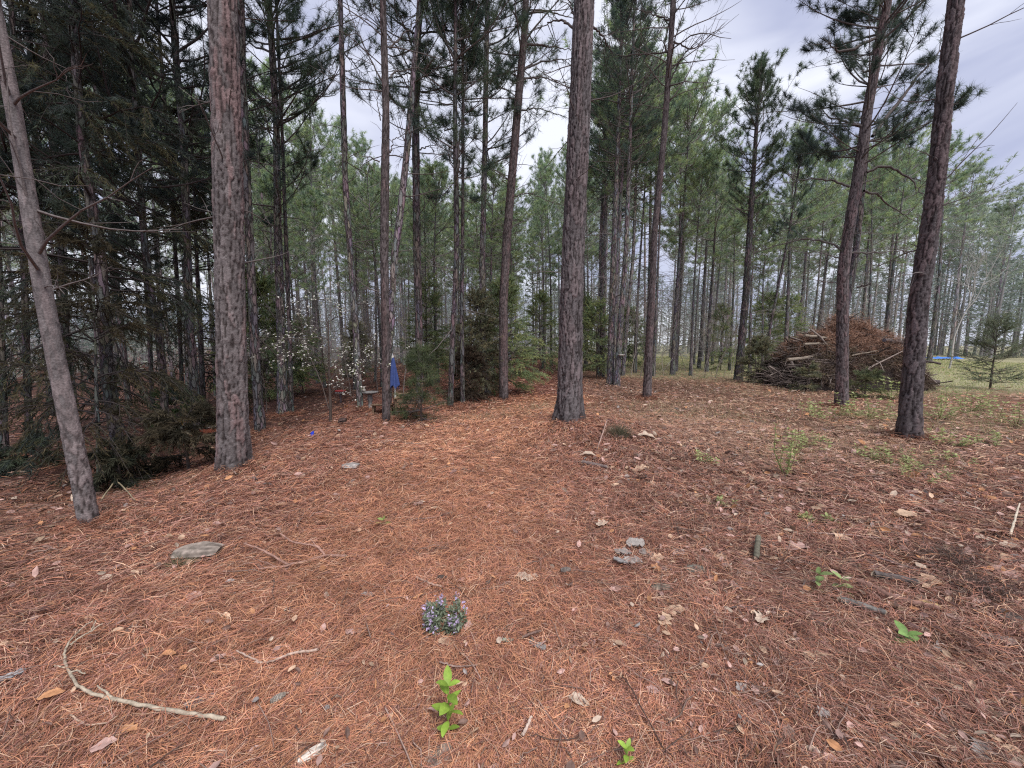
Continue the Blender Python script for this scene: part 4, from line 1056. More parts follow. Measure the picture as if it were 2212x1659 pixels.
for (u0, v0, u1, v1, r, dep, lab) in [(1738, 725, 1790, 731, .055, 13.3, 'pale cut log jutting out at the top left of the brush pile'), (1737, 744, 1800, 743, .045, 13.2, 'thin pale log just below the topmost one on the brush pile'),
                                      (1701, 777, 1760, 771, .06, 13.0, 'pale log sticking out low on the left of the brush pile'), (1771, 826, 1800, 828, .07, 12.9, 'pale log butt near the ground under the brush pile'),
                                      (2030, 827, 1985, 822, .1, 13.6, 'dark log with sawn end at the right foot of the brush pile'), (2033, 786, 1990, 778, .035, 13.2, 'dark pole poking out right of the nearest right trunk'),
                                      (1910, 735, 1965, 742, .06, 12.9, 'bluish dark log end high on the right of the brush pile'), (1840, 768, 1964, 744, .025, 12.7, 'pale bare stick slanting across the brush pile')]:
    p0, p1 = plane_at(u0, v0, dep), plane_at(u1, v1, dep + .35)
    dark = 'dark' in lab
    log('log', lab, p0, p1, r, (.10, .08, .075) if dark else (.23, .19, .15), (.13, .12, .14) if dark else (.36, .30, .23), group='logs of the brush pile')

# ------------------------------------------------------------------ garden things left of centre
# folded blue umbrella
g = ground_at(846, 905); g[1] += .35; g[2] = float(H(g[0], g[1])); y0 = g[1]
ztip, zhem, zpole = (plane_at(848, v, y0)[2] - g[2] for v in (772, 836, 905))
p = plane_at(849, 800, y0); g[0] = p[0]
root = thing('garden_umbrella', 'folded blue garden umbrella on a white pole', 'umbrella', g)
lx = .05
mb = MB(); mb.tube(np.array([[lx, 0, -.05], [0, 0, ztip + .04]]), .022, 10, 0, (.72, .70, .62)); mb.obj('pole', M_PAINT, root)
rings, na = 14, 32; zz = np.linspace(zhem, ztip, rings); a = np.arange(na) * 2 * pi / na; t = np.linspace(0, 1, rings)
R = (.022 + .082 * (1 - t) ** .8)[:, None] * (1 + .26 * np.cos(a * 6)[None] * (1 - t)[:, None] + .08 * np.sin(a * 3 + t[:, None] * 4))
Zc = zz[:, None] + (.05 * np.cos(a * 4) * (1 - t[:, None]) ** 3)
V = np.stack([R * np.cos(a) + .01, R * np.sin(a), np.broadcast_to(Zc, R.shape)], -1).reshape(-1, 3)
i = np.arange(rings * na).reshape(rings, na); q = np.stack([i[:-1], np.roll(i[:-1], -1, 1), np.roll(i[1:], -1, 1), i[1:]], -1).reshape(-1, 4)
mb = MB(); mb.add(V, q, 0, (.045, .075, .23), True); mb.obj('canopy', M_PAINT, root)
mb = MB(); mb.tube(np.array([[0, 0, ztip - .02], [0, 0, ztip + .09]]), np.array([.018, .004]), 8, 0, (.5, .5, .55)); mb.obj('finial', M_PAINT, root)


def boxm(mb, c, d, col, rz=0, ry=0, bev=.15):
    dx, dy, dz = (k / 2 for k in d); b = min(dx, dy, dz) * bev * 2
    V = []
    for sz in (-1, 1):
        for ins in ((0, b), (b, 0)):
            pass
    # bevelled in plan and in height: three stacked octagons
    def octo(z, k):
        x1, y1 = dx - k, dy - k
        return [(x1, y1 - b, z), (x1 - b, y1, z), (-x1 + b, y1, z), (-x1, y1 - b, z), (-x1, -y1 + b, z), (-x1 + b, -y1, z), (x1 - b, -y1, z), (x1, -y1 + b, z)]
    V = np.array(octo(-dz, b * .7) + octo(-dz + b, 0) + octo(dz - b, 0) + octo(dz, b * .7))
    cr, sr = cos(ry), sin(ry); V = np.stack([V[:, 0] * cr + V[:, 2] * sr, V[:, 1], -V[:, 0] * sr + V[:, 2] * cr], 1)
    cr, sr = cos(rz), sin(rz); V = np.stack([V[:, 0] * cr - V[:, 1] * sr, V[:, 0] * sr + V[:, 1] * cr, V[:, 2]], 1) + np.array(c)
    qs = [(r * 8 + k, r * 8 + (k + 1) % 8, r * 8 + 8 + (k + 1) % 8, r * 8 + 8 + k) for r in range(3) for k in range(8)]
    n0 = mb.n
    mb.add(V, qs, 0, col)
    mb.f.append(np.array([[7, 6, 5, 4, 3, 2, 1, 0], [24, 25, 26, 27, 28, 29, 30, 31]]) + n0); mb.m.append(0); mb.s.append(False)


# wooden armchair beside the umbrella, facing left
g = ground_at(866, 903); g[1] += .3; g[2] = float(H(g[0], g[1]))
root = thing('armchair', 'low wooden garden armchair with slanted back, beside the umbrella', 'chair', g, rz=radians(200)); root.scale = (.82, .82, .78)
wc = (.20, .135, .09)
mb = MB()
for k in range(5): boxm(mb, (-.22 + k * .11, 0, .36 - .02 * k * 0 + .015 * k), (.095, .52, .022), wc)
mb.obj('seat', M_WOOD, root)
mb = MB()
for k in range(5): boxm(mb, (-.40, -.2 + k * .10, .62), (.02, .085, .62 - .05 * abs(k - 2)), wc, ry=-.32)
mb.obj('backrest', M_WOOD, root)
for sy in (-1, 1):
    mb = MB(); pts = np.array([[-.38, sy * .31, .60], [-.1, sy * .32, .585], [.18, sy * .33, .57], [.28, sy * .33, .545]]); mb.tube(pts, np.array([.03, .034, .036, .028]), 8, 0, (.27, .185, .12), cap=True); mb.obj('armrest', M_WOOD, root)
    mb = MB(); boxm(mb, (.24, sy * .29, .27), (.06, .035, .56), wc); mb.obj('leg', M_WOOD, root)
    mb = MB(); boxm(mb, (-.30, sy * .27, .18), (.07, .035, .42), wc, ry=-.35); mb.obj('leg', M_WOOD, root)
# a second low wooden thing left of the trunk: a lounge chair foot
g = ground_at(824, 897); g[1] += .1; g[2] = float(H(g[0], g[1]))
root = thing('footstool', 'low wooden slatted footstool left of the umbrella pine', 'footstool', g, rz=.2)
mb = MB()
for k in range(4): boxm(mb, (0, -.15 + k * .1, .25 - .02 * k), (.46, .085, .022), wc)
mb.obj('seat', M_WOOD, root)
for sx in (-1, 1):
    for sy in (-1, 1):
        mb = MB(); boxm(mb, (sx * .19, sy * .13, .11), (.04, .04, .24), (.22, .15, .1)); mb.obj('leg', M_WOOD, root)

# stone birdbath
g = ground_at(797, 884); g[1] += .1; g[2] = float(H(g[0], g[1]))
root = thing('birdbath', 'grey stone birdbath on a turned pedestal, bird figure on the rim', 'birdbath', g); root.scale = (.74, .74, .66)
st = (.21, .20, .195)


def lathe(mb, prof, col, na=24, c=(0, 0, 0)):
    pr = np.array(prof, float); a = np.arange(na) * 2 * pi / na
    V = np.stack([pr[:, 0][:, None] * np.cos(a) + c[0], pr[:, 0][:, None] * np.sin(a) + c[1], np.broadcast_to(pr[:, 1][:, None] + c[2], (len(pr), na))], -1).reshape(-1, 3)
    i = np.arange(len(pr) * na).reshape(len(pr), na); q = np.stack([i[:-1], np.roll(i[:-1], -1, 1), np.roll(i[1:], -1, 1), i[1:]], -1).reshape(-1, 4)
    mb.add(V, q, 0, col, True)


hb = .62
mb = MB(); lathe(mb, [(0.001, -.02), (.13, -.02), (.13, .05), (.10, .07), (.075, .12), (.055, .2), (.065, .26), (.09, .33), (.085, .4), (.06, .46), (.09, .52), (.001, .53)], st); mb.obj('pedestal', M_WOOD, root)
mb = MB(); lathe(mb, [(.001, .52), (.12, .53), (.23, .575), (.265, .60), (.27, .625), (.25, .625), (.2, .6), (.001, .585)], st); mb.obj('basin', M_WOOD, root)
mb = MB(); lathe(mb, [(.001, .62), (.04, .63), (.055, .67), (.045, .72), (.025, .75), (.035, .78), (.03, .81), (.001, .83)], (.40, .37, .33), 14, (-.19, 0, 0)); mb.obj('bird_figure', M_WOOD, root)

# red topped feeder with white jars, on its post
g = ground_at(738, 878); g[1] += 1.0; g[2] = float(H(g[0], g[1]))
root = thing('bird_feeder', 'small red rimmed feeder with white cups, behind the dogwood', 'bird feeder', (g[0] + .0, g[1], g[2]))
zt = plane_at(735, 843, g[1])[2] - g[2]; xo = plane_at(735, 843, g[1])[0] - g[0]
mb = MB(); mb.tube(np.array([[xo, 0, -.1], [xo, 0, zt - .05]]), .03, 8, 0, (.10, .08, .09)); mb.obj('post', M_WOOD, root)
mb = MB(); lathe(mb, [(.001, zt + .01), (.15, zt), (.165, zt - .02), (.15, zt - .035), (.001, zt - .03)], (.32, .035, .035), 20, (xo, 0, 0)); mb.obj('tray', M_PAINT, root)
for k in range(4):
    mb = MB(); lathe(mb, [(.001, zt - .035), (.03, zt - .035), (.026, zt - .10), (.001, zt - .105)], (.78, .76, .72), 12, (xo - .1 + .065 * k, -.06, 0)); mb.obj('cup', M_PAINT, root)

# pots
g = ground_at(455, 936); root = thing('planter', 'round terracotta planter with pale rim, left of the biggest left pine', 'planter', g)
mb = MB(); rp_ = .5 * 44 / F * g[1]; lathe(mb, [(.001, -.01), (rp_ * .8, -.01), (rp_, .16), (rp_ * .9, .16), (.001, .13)], (.30, .085, .045), 26); mb.obj('bowl', M_PAINT, root)
mb = MB(); lathe(mb, [(rp_ * .93, .16), (rp_ * 1.06, .162), (rp_ * 1.06, .19), (rp_ * .93, .19), (rp_ * .93, .16)], (.5, .45, .4), 26); mb.obj('rim', M_PAINT, root)
mb = MB(); a_ = rng.uniform(0, 6.28, 40); O = np.stack([rp_ * .6 * np.cos(a_) * rng.random(40), rp_ * .6 * np.sin(a_) * rng.random(40), np.full(40, .16)], 1); mb.leaves(O, unit(rng.normal(0, .5, (40, 3)) + [0, 0, 1]), .12, .03, (.12, .14, .06)); mb.obj('foliage', M_LEAF, root)
g = ground_at(452, 925); g[1] += .5; g[2] = float(H(g[0], g[1])); root = thing('flower_pot', 'small crimson pot standing behind the terracotta planter', 'flower pot', g)
mb = MB(); lathe(mb, [(.001, .0), (.08, .0), (.10, .2), (.115, .2), (.115, .24), (.09, .24), (.001, .2)], (.22, .025, .045), 20); mb.obj('pot', M_PAINT, root)
mb = MB(); lathe(mb, [(.09, .30), (.12, .30), (.125, .32), (.09, .325), (.001, .31)], (.5, .45, .45), 20); lathe(mb, [(.02, .22), (.02, .31)], (.4, .35, .35), 8); mb.obj('dish', M_PAINT, root)
g = ground_at(404, 938); root = thing('flower_pot', 'teal painted pot of orange flowers beside the dark planter trunk', 'flower pot', g)
mb = MB(); lathe(mb, [(.001, .0), (.10, .0), (.14, .17), (.155, .18), (.15, .2), (.001, .17)], (.10, .22, .22), 22); mb.obj('pot', M_PAINT, root)
mb = MB(); O = np.stack([rng.normal(0, .06, 90), rng.normal(0, .06, 90), rng.uniform(.17, .3, 90)], 1); mb.leaves(O, unit(rng.normal(0, 1, (90, 3))), .05, .03, np.where(rng.random((90, 1)) < .5, np.array([[.55, .27, .04]]), np.array([[.10, .15, .06]]))); mb.obj('blossom', M_LEAF, root)

# blue marker flag
g = ground_at(679, 944); zf = plane_at(677, 937, g[1])[2] - g[2]; root = thing('marker_flag', 'tiny bright blue marker flag stuck in the needles', 'flag', g)
mb = MB(); mb.tube(np.array([[0, 0, -.05], [.0, 0, zf + .06]]), .003, 5, 0, (.3, .3, .32)); mb.obj('wire', M_PAINT, root)
mb = MB(); xs = np.linspace(0, -.075, 6); V = []
for k, xk in enumerate(xs): V += [(xk, .012 * sin(k * 1.5), zf + .06 - .01 * k), (xk, .012 * sin(k * 1.5 + .5), zf - .02 - .008 * k + .01 * (k == 5))]
mb.add(V, [(2 * k, 2 * k + 2, 2 * k + 3, 2 * k + 1) for k in range(5)], 0, (.02, .06, .62)); mb.obj('cloth', M_PAINT, root)

# blue tarp on the field
g = ground_at(2033, 777); mb = MB(); nx, ny = 26, 14
g[2] += .02; wd = 62 / F * g[1]; xs, ys = np.meshgrid(np.linspace(-.5, .5, nx) * wd, np.linspace(-.9, .9, ny), indexing='ij')
zs = .12 + .34 * fbm(xs * 1.7, ys * 1.7, 61) * (1 - (np.abs(ys) / 1.0) ** 2) + .08 * fbm(xs * 5, ys * 5, 63); zs = np.maximum(zs - .07, .01) + H(xs + g[0], ys + g[1]) - g[2]
i = np.arange(nx * ny).reshape(nx, ny); q = np.stack([i[:-1, :-1], i[1:, :-1], i[1:, 1:], i[:-1, 1:]], -1).reshape(-1, 4)
mb.add(np.stack([xs + .15 * np.sin(ys * 3), ys, zs], -1).reshape(-1, 3), q, 0, (.06, .20, .62), True)
tag(mb.obj('tarp', M_PAINT, loc=tuple(g)), 'crumpled bright blue tarp lying on the grassy field', 'tarp')


# ------------------------------------------------------------------ grass, seedlings, flowers
def grass_stuff(name, label, K, region, hgt, cols, w=.005, bend=.5):
    x, y = region(K); z = H(x, y)
    D = unit(np.stack([rng.normal(0, bend, K), rng.normal(0, bend, K), np.ones(K)], 1))
    mb = MB(); c = np.array(cols)[rng.integers(0, len(cols), K)] * rng.uniform(.7, 1.2, (K, 1))
    mb.slivers(np.stack([x, y, z], 1), D, hgt * rng.uniform(.4, 1.3, K), w * np.maximum(1, np.hypot(x, y) / 6), c)
    return tag(mb.obj(name, M_NEEDLE), label, 'grass', kind='stuff')


def reg_field(K):
    x = rng.uniform(5, 40, K); y = rng.uniform(11, 45, K); keep = rng.random(K) < zones(x, y)[1]
    return x[keep], y[keep]


def grass_stuff2(name, label, xy, hgt, cols, w=.005, bend=.5):
    return grass_stuff(name, label, len(xy[0]), lambda K: xy, hgt, cols, w, bend)


grass_stuff2('field_grass', 'short green and straw grass on the open field', reg_field(90000), .10, ((.46, .49, .22), (.64, .57, .36), (.36, .43, .18)))


def patch_xy(cs, K):
    X, Y = [], []
    for u, v, su, sd in cs:
        g = ground_at(u, v); X.append(g[0] + rng.normal(0, su, K)); Y.append(g[1] + rng.normal(0, sd, K))
    return np.concatenate(X), np.concatenate(Y)


grass_stuff2('dry_grass', 'thin straw coloured grass between the trunks', patch_xy([(1500, 895, .8, .9), (1420, 880, .9, .8), (1330, 900, .8, .6), (1160, 882, .7, .4), (1560, 830, 1.6, 1.0), (1720, 880, 1.5, .9), (1500, 810, 2, 2), (1050, 905, .8, .25), (2120, 900, 1.2, 1.0), (1640, 850, 1.3, .8), (1580, 905, 1.0, .6), (1900, 930, 1.0, .5)], 800), .15,
             ((.60, .50, .31), (.46, .43, .23), (.66, .55, .38)), .0035, .8)
grass_stuff2('weedy_grass', 'wispy yellow green weeds among the needles on the right', patch_xy([(2040, 900, .7, .6), (2120, 930, .7, .5), (2190, 900, .8, .7), (1870, 900, .5, .35), (1930, 985, .4, .3), (1990, 1020, .4, .25), (1690, 990, .3, .25), (1730, 955, .4, .3), (2080, 850, 1.2, .9), (1990, 860, .9, .6)], 420), .15,
             ((.36, .40, .18), (.46, .46, .25), (.28, .32, .14), (.5, .43, .28)), .0035, .65)
grass_stuff2('dark_grass', 'dull trampled grass along the left bank', patch_xy([(60, 1150, .5, .35), (130, 1080, .7, .4), (300, 1070, .5, .25), (420, 1035, .4, .2), (20, 1250, .3, .3), (240, 1120, .3, .2), (560, 1020, .25, .15)], 420), .12,
             ((.13, .10, .06), (.22, .17, .11), (.09, .08, .05)), .004, .9)


def seedling(name, label, cat, u, v, ht_px, pairs, leaf_px, col, group=None, spread=.9, lean=0.0, stems=1, bushy=0.0):
    g = ground_at(u, v); sc_ = g[1] / F * 1.03; ht = ht_px * sc_; root = thing(name, label, cat, g, group)
    ms, ml = MB(), MB()
    for st_ in range(stems):
        a0 = rng.uniform(0, 6.28); off = np.array([rng.normal(0, bushy), rng.normal(0, bushy), 0]) if stems > 1 else np.zeros(3)
        hh = ht * (1 if st_ == 0 else rng.uniform(.45, 1.0))
        k = np.linspace(0, 1, 7); P = off * np.minimum(1, k * 2)[:, None] + np.stack([lean * hh * k + rng.normal(0, .02) * k * hh, rng.normal(0, .1) * k ** 2 * hh, k * hh - .01], 1)
        ms.tube(P, max(.0012, hh * .012) * (1.1 - .7 * k), 5, 0, np.array(col) * .7)
        O, D, L = [], [], []
        for j in range(pairs):
            t = .25 + .75 * j / max(1, pairs - 1); b = np.array([np.interp(t, k, P[:, q]) for q in range(3)])
            for s2 in range(3 if j == pairs - 1 else 2):
                az = a0 + j * 1.35 + s2 * (2.1 if j == pairs - 1 else pi) + rng.normal(0, .2)
                O.append(b); D.append([cos(az) * spread, sin(az) * spread, rng.uniform(.15, .5) + .5 * (t > .9)]); L.append(leaf_px * sc_ * (.65 + .5 * sin(pi * min(1, t * .75))) * rng.uniform(.8, 1.15))
        O, D, L = np.array(O), unit(np.array(D)), np.array(L)
        ml.fine_leaves(O, D, L, L * .5, np.array(col) * rng.uniform(.7, 1.25, (len(O), 1)), np.tile([0, 0, 1.], (len(O), 1)) + rng.normal(0, .3, (len(O), 3)))
    ms.obj('stem', M_TWIG, root); ml.obj('foliage', M_LEAF, root)
    return root


YG = (.26, .40, .065); GG = (.20, .30, .09); PG = (.27, .36, .14)
seedling('seedling', 'tallest bright green seedling at the bottom centre', 'seedling', 968, 1600, 135, 6, 36, YG)
seedling('seedling', 'small yellow green seedling cut by the bottom edge', 'seedling', 1352, 1668, 66, 4, 24, YG)
seedling('seedling', 'broad leaved green seedling among sticks at the lower right', 'seedling', 1955, 1400, 38, 3, 34, (.20, .33, .10), spread=1.3)
seedling('seedling', 'pale leaved seedling left of the red brown branch', 'seedling', 1760, 1282, 52, 3, 24, PG, spread=1.2)
seedling('seedling', 'pale leaved seedling at the upper tip of the red brown branch', 'seedling', 1815, 1284, 40, 3, 24, PG, spread=1.2)
seedling('seedling', 'flattened dark green seedling below the broad leaved one', 'seedling', 1935, 1474, 22, 3, 24, (.13, .2, .07), spread=1.5)
seedling('seedling', 'little round seedling on the orange path', 'seedling', 829, 1142, 22, 3, 13, (.26, .33, .10), spread=1.0)
seedling('seedling', 'tall spindly yellow green sapling left of the leaning pines', 'seedling', 1697, 1034, 118, 9, 9, (.33, .37, .15), spread=.9, stems=5, bushy=.06)
for u, v, h, lab in [(1786, 905, 40, 'yellow green sprouts at the left foot of the leaning pine'), (1876, 905, 52, 'yellow green sprouts at the right foot of the leaning pine'), (1926, 862, 48, 'tall pale sprouts in front of the brush pile'),
                     (1836, 900, 30, 'dim sprouts hugging the front of the leaning pine'), (1720, 975, 45, 'lone sprout right of the spindly sapling'), (1758, 962, 26, 'low sprout further right of the spindly sapling'),
                     (2030, 905, 62, 'large clump of sprouts right of the nearest right trunk'), (2095, 890, 40, 'sprouts between the nearest right trunk and the young cedar'), (2196, 920, 62, 'leafy sprouts cut by the right edge'),
                     (1882, 996, 30, 'sprout left of the darkened trunk base'), (1930, 1005, 42, 'sprouts just below the darkened trunk base'), (1976, 1032, 36, 'thin upright sprout below the nearest right trunk'),
                     (2066, 1000, 24, 'small sprout right of the darkened trunk base'), (1516, 1000, 24, 'small sprout on the litter below the curved pine'), (1545, 1092, 16, 'tiny green sprout among leaves right of centre'), (2040, 962, 36, 'bushy sprout close right of the darkened base'), (1760, 1128, 18, 'narrow leaved sprout among the leaf litter'), (2150, 965, 30, 'straggly sprout near the right border')]:
    seedling('sprout', lab, 'sprout', u, v, h, 6, 7 if v < 1050 else 10, (.34, .38, .16), stems=11 if h > 30 else 6, bushy=.0045 * h * (1.4 if v < 950 else 1))


def tuft(name, label, u, v, wpx, hpx, K, cols, cat='grass tuft', w=.004, flat=.9):
    g = ground_at(u, v); sc_ = g[1] / F; root = None
    mb = MB(); D = unit(np.stack([rng.normal(0, flat, K), rng.normal(0, flat, K), np.abs(rng.normal(.7, .35, K))], 1))
    O = np.stack([rng.normal(0, wpx * sc_ * .12, K), rng.normal(0, wpx * sc_ * .12, K), np.zeros(K)], 1)
    c = np.array(cols)[rng.integers(0, len(cols), K)] * rng.uniform(.7, 1.2, (K, 1))
    mb.slivers(O, D, hpx * sc_ * rng.uniform(.5, 1.2, K), w, c)
    return tag(mb.obj(name, M_NEEDLE, loc=tuple(g)), label, cat)


tuft('grass_tuft', 'grey green grass tuft in front of the weathered wood chunk', 394, 1226, 60, 46, 240, ((.22, .24, .13), (.34, .33, .22), (.15, .17, .09)), w=.0035)
tuft('grass_tuft', 'wiry grey green tuft on the mound right of the centre pine', 1335, 944, 60, 40, 700, ((.17, .16, .10), (.24, .21, .15), (.12, .12, .08)), w=.006, flat=.75)
tuft('grass_tuft', 'sparse green grass blades below the purple flowers', 1150, 1372, 26, 24, 40, ((.16, .24, .10), (.24, .3, .16)), w=.003)
tuft('grass_tuft', 'thin straw grass on the path left of the flowers', 940, 1185, 30, 34, 40, ((.16, .18, .09), (.3, .25, .14)), w=.003)
tuft('grass_tuft', 'pale grassy tuft low on the right', 2035, 1425, 60, 40, 70, ((.32, .28, .18), (.25, .26, .12)), w=.003, flat=1.2)
tuft('grass_tuft', 'olive grass tuft right of the bark flakes', 1465, 1250, 60, 30, 60, ((.18, .17, .09), (.28, .22, .13)), w=.003, flat=1.3)

# purple flowering plant
g = ground_at(962, 1368); root = thing('flowering_plant', 'low purple flowering plant with feathery grey green leaves on the path', 'flowering plant', g)
sc_ = g[1] / F; ms, ml = MB(), MB()
for k in range(62):
    az = rng.uniform(0, 6.28); rr = rng.uniform(.0, 38) * sc_; p0 = np.array([rr * cos(az), rr * sin(az) * .8, 0]); ht = rng.uniform(18, 58) * sc_
    tip = p0 + np.array([cos(az) * ht * .6, sin(az) * ht * .4 + .01, ht]); q = np.linspace(0, 1, 6)[:, None]
    P = p0 + (tip - p0) * q + rng.normal(0, .003, (6, 3)); ms.tube(P, .0014, 4, 0, (.12, .14, .07))
    m = 46; t = rng.random(m); O = p0 + (tip - p0) * t[:, None]
    ml.leaves(O, unit(rng.normal(0, 1, (m, 3)) + [0, 0, .3]), rng.uniform(7, 14, m) * sc_, 4 * sc_, np.array([.21, .25, .17]) * rng.uniform(.6, 1.5, (m, 1)))
    if rng.random() < .28:
        mf = MB(); m = 14; O = tip + np.stack([rng.normal(0, 4, m), rng.normal(0, 4, m), rng.uniform(-10, 14, m)], 1) * sc_
        mf.leaves(O, unit(rng.normal(0, 1, (m, 3)) + [0, -.3, .2]), rng.uniform(4, 8, m) * sc_, 4.5 * sc_, np.array([.56, .46, .66]) * rng.uniform(.7, 1.3, (m, 1))); mf.obj('blossom', M_LEAF, root)
ms.obj('stem', M_TWIG, root); ml.obj('foliage', M_LEAF, root)


# ------------------------------------------------------------------ sticks, bark, leaves and cones on the needles
def gpts(pts, lift=.0):
    out = []
    for p in pts:
        g = ground_at(p[0], p[1]); out.append([g[0], g[1], g[2] + lift + (p[2] if len(p) > 2 else 0)])
    return np.array(out)


def stick(name, label, lines, cat='stick', col=(.30, .24, .19), group=None):
    """lines: list of (points, start width px, end width px); all one stick with its side twigs"""
    mb = MB(); o0 = None
    for pts, w0, w1 in lines:
        P = gpts(pts); n_ = len(P); k = np.linspace(0, 1, max(14, n_ * 5))
        Q = np.stack([np.interp(k, np.linspace(0, 1, n_), P[:, j]) for j in range(3)], 1)
        for _ in range(2):
            Q[1:-1] = .25 * Q[:-2] + .5 * Q[1:-1] + .25 * Q[2:]
        sc_ = P[:, 1].mean() / F
        r = np.interp(k, [0, 1], [w0, w1]) * sc_ / 2 * 1.02
        Q[:, 2] += r * .8 + .046; Q += rng.normal(0, .0016, Q.shape); r = r * (1 + rng.normal(0, .07, len(r)))
        if o0 is None: o0 = P.mean(0)
        cc = np.array(col) * np.interp(rng.random(len(k)), [0, 1], [.75, 1.25])[:, None]
        mb.tube(Q - o0, r, 9, 0, np.repeat(cc, 9, 0), cap=False)
        for e in (0, -1):
            mb.add(np.vstack([[Q[e] - o0 + np.array([cos(t_), 0, sin(t_)]) * r[e] * .95 for t_ in np.arange(8) * pi / 4], [Q[e] - o0]]), [(j, (j + 1) % 8, 8) for j in range(8)], 0, (.42, .34, .26))
    return tag(mb.obj(name, M_TWIG, loc=tuple(o0)), label, cat, group)


stick('stick', 'long pale curved branch like a hook at the lower left', [
    ([(488, 1577), (400, 1564), (283, 1543), (200, 1521), (160, 1493), (143, 1449), (142, 1426), (157, 1403, .01), (187, 1376, .02), (202, 1368, .02)], 8.5, 2.5),
    ([(155, 1413), (178, 1402, .02), (200, 1394, .03), (227, 1383, .05)], 4, 2), ([(200, 1394, .03), (212, 1380, .06)], 3, 1.5), ([(153, 1473), (172, 1478, .02), (188, 1484, .02)], 4, 2.5), ([(146, 1464), (123, 1466, .02)], 3, 2), ([(250, 1535), (215, 1516, .03)], 6, 3)], col=(.37, .31, .235))
stick('stick', 'thin curved twig below the pale hooked branch', [([(157, 1567), (170, 1580), (190, 1589), (233, 1586), (258, 1568)], 4, 2.5)], col=(.42, .30, .22))
stick('stick', 'pale thin twig with dark tip, right of the hooked branch', [([(688, 1424), (627, 1432), (600, 1445), (570, 1453), (553, 1450)], 6, 4), ([(570, 1453), (533, 1439, .01), (513, 1433, .02)], 4, 3)], col=(.42, .31, .25))
stick('stick', 'forked reddish branch right of the weathered wood chunk', [
    ([(748, 1217), (703, 1214), (623, 1238), (560, 1244)], 7, 4), ([(623, 1236), (573, 1213, .03), (530, 1201, .05)], 5, 3), ([(703, 1214), (687, 1201, .03), (633, 1199, .05), (607, 1184, .07)], 5, 3), ([(600, 1240), (557, 1228, .02)], 3, 2), ([(690, 1206, .02), (672, 1192, .06)], 2.5, 1.5)], col=(.32, .19, .15))
stick('stick', 'red brown branch slanting down at the lower right', [([(1852, 1276), (1885, 1290), (1918, 1306), (1970, 1322), (2022, 1333)], 15, 11)], col=(.22, .125, .10))
stick('log', 'charred looking short log left of the red brown branch', [([(1812, 1315), (1860, 1329), (1908, 1343)], 15, 12)], 'log', (.14, .13, .12))
stick('log', 'dark rotten log behind the red brown branch', [([(1885, 1259), (1930, 1267), (1978, 1276)], 16, 13)], 'log', (.10, .085, .08))
stick('stick', 'longest thin twig crossing the leaf litter at the right', [([(1802, 1189), (1908, 1223), (2022, 1259), (2092, 1297), (2140, 1296), (2174, 1282)], 4, 4)], col=(.17, .12, .11))
stick('stick', 'straight thin twig above the longest twig at the right', [([(1755, 1164), (1840, 1169), (1918, 1178)], 4, 3)], col=(.36, .25, .21))
stick('stick', 'short twig left of the purple flowers', [([(900, 1263), (925, 1274), (954, 1284)], 5, 4)], col=(.34, .22, .17))
stick('stick', 'dark short stick touching the grey bark chip at bottom centre', [([(1130, 1394), (1167, 1381)], 5, 5)], col=(.17, .11, .09))
stick('stick', 'crooked brown twig above the tallest seedling', [([(950, 1451), (985, 1461), (1030, 1457)], 4, 3)], col=(.26, .18, .15))
stick('stick', 'short dark stick below the centre mound', [([(1258, 1009), (1285, 1014), (1312, 1020)], 9, 7)], col=(.17, .13, .12))
stick('stick', 'upright leaning twig right of the centre mound', [([(1290, 978), (1300, 955, .05), (1311, 930, .12)], 3, 2)], col=(.35, .24, .2))
stick('stick', 'dark twig on the path right of the little round seedling', [([(890, 1134), (935, 1131), (975, 1118)], 4, 3)], col=(.18, .12, .10))
stick('stick', 'pale bare twig poking up at the right border', [([(2180, 1170), (2188, 1150, .05), (2197, 1122, .10)], 5, 3)], col=(.5, .43, .34))
stick('stick', 'dark twig lying left of the pink bark slabs', [([(1560, 1328), (1640, 1329), (1692, 1335)], 4, 4)], col=(.16, .11, .10))
stick('stick', 'crossed pale stems by the leaning grey trunk', [([(220, 1090), (250, 1060, .08), (280, 1035, .16)], 3, 2), ([(235, 1050, .12), (262, 1066, .08), (292, 1090)], 3, 2)], col=(.34, .28, .18))
stick('stick', 'mossy stub standing on end at the right', [([(1632, 1222), (1634, 1206, .03), (1636, 1192, .06)], 12, 11)], col=(.13, .12, .09))
stick('stick', 'short pale stick standing at the bottom right of centre', [([(1130, 1613), (1140, 1600, .02), (1148, 1588, .03)], 8, 6)], col=(.44, .34, .28))
stick('stick', 'slim twig arching at the bottom right', [([(1610, 1523), (1650, 1548, .02), (1672, 1572, .02), (1684, 1598)], 3, 2.5)], col=(.45, .31, .25))


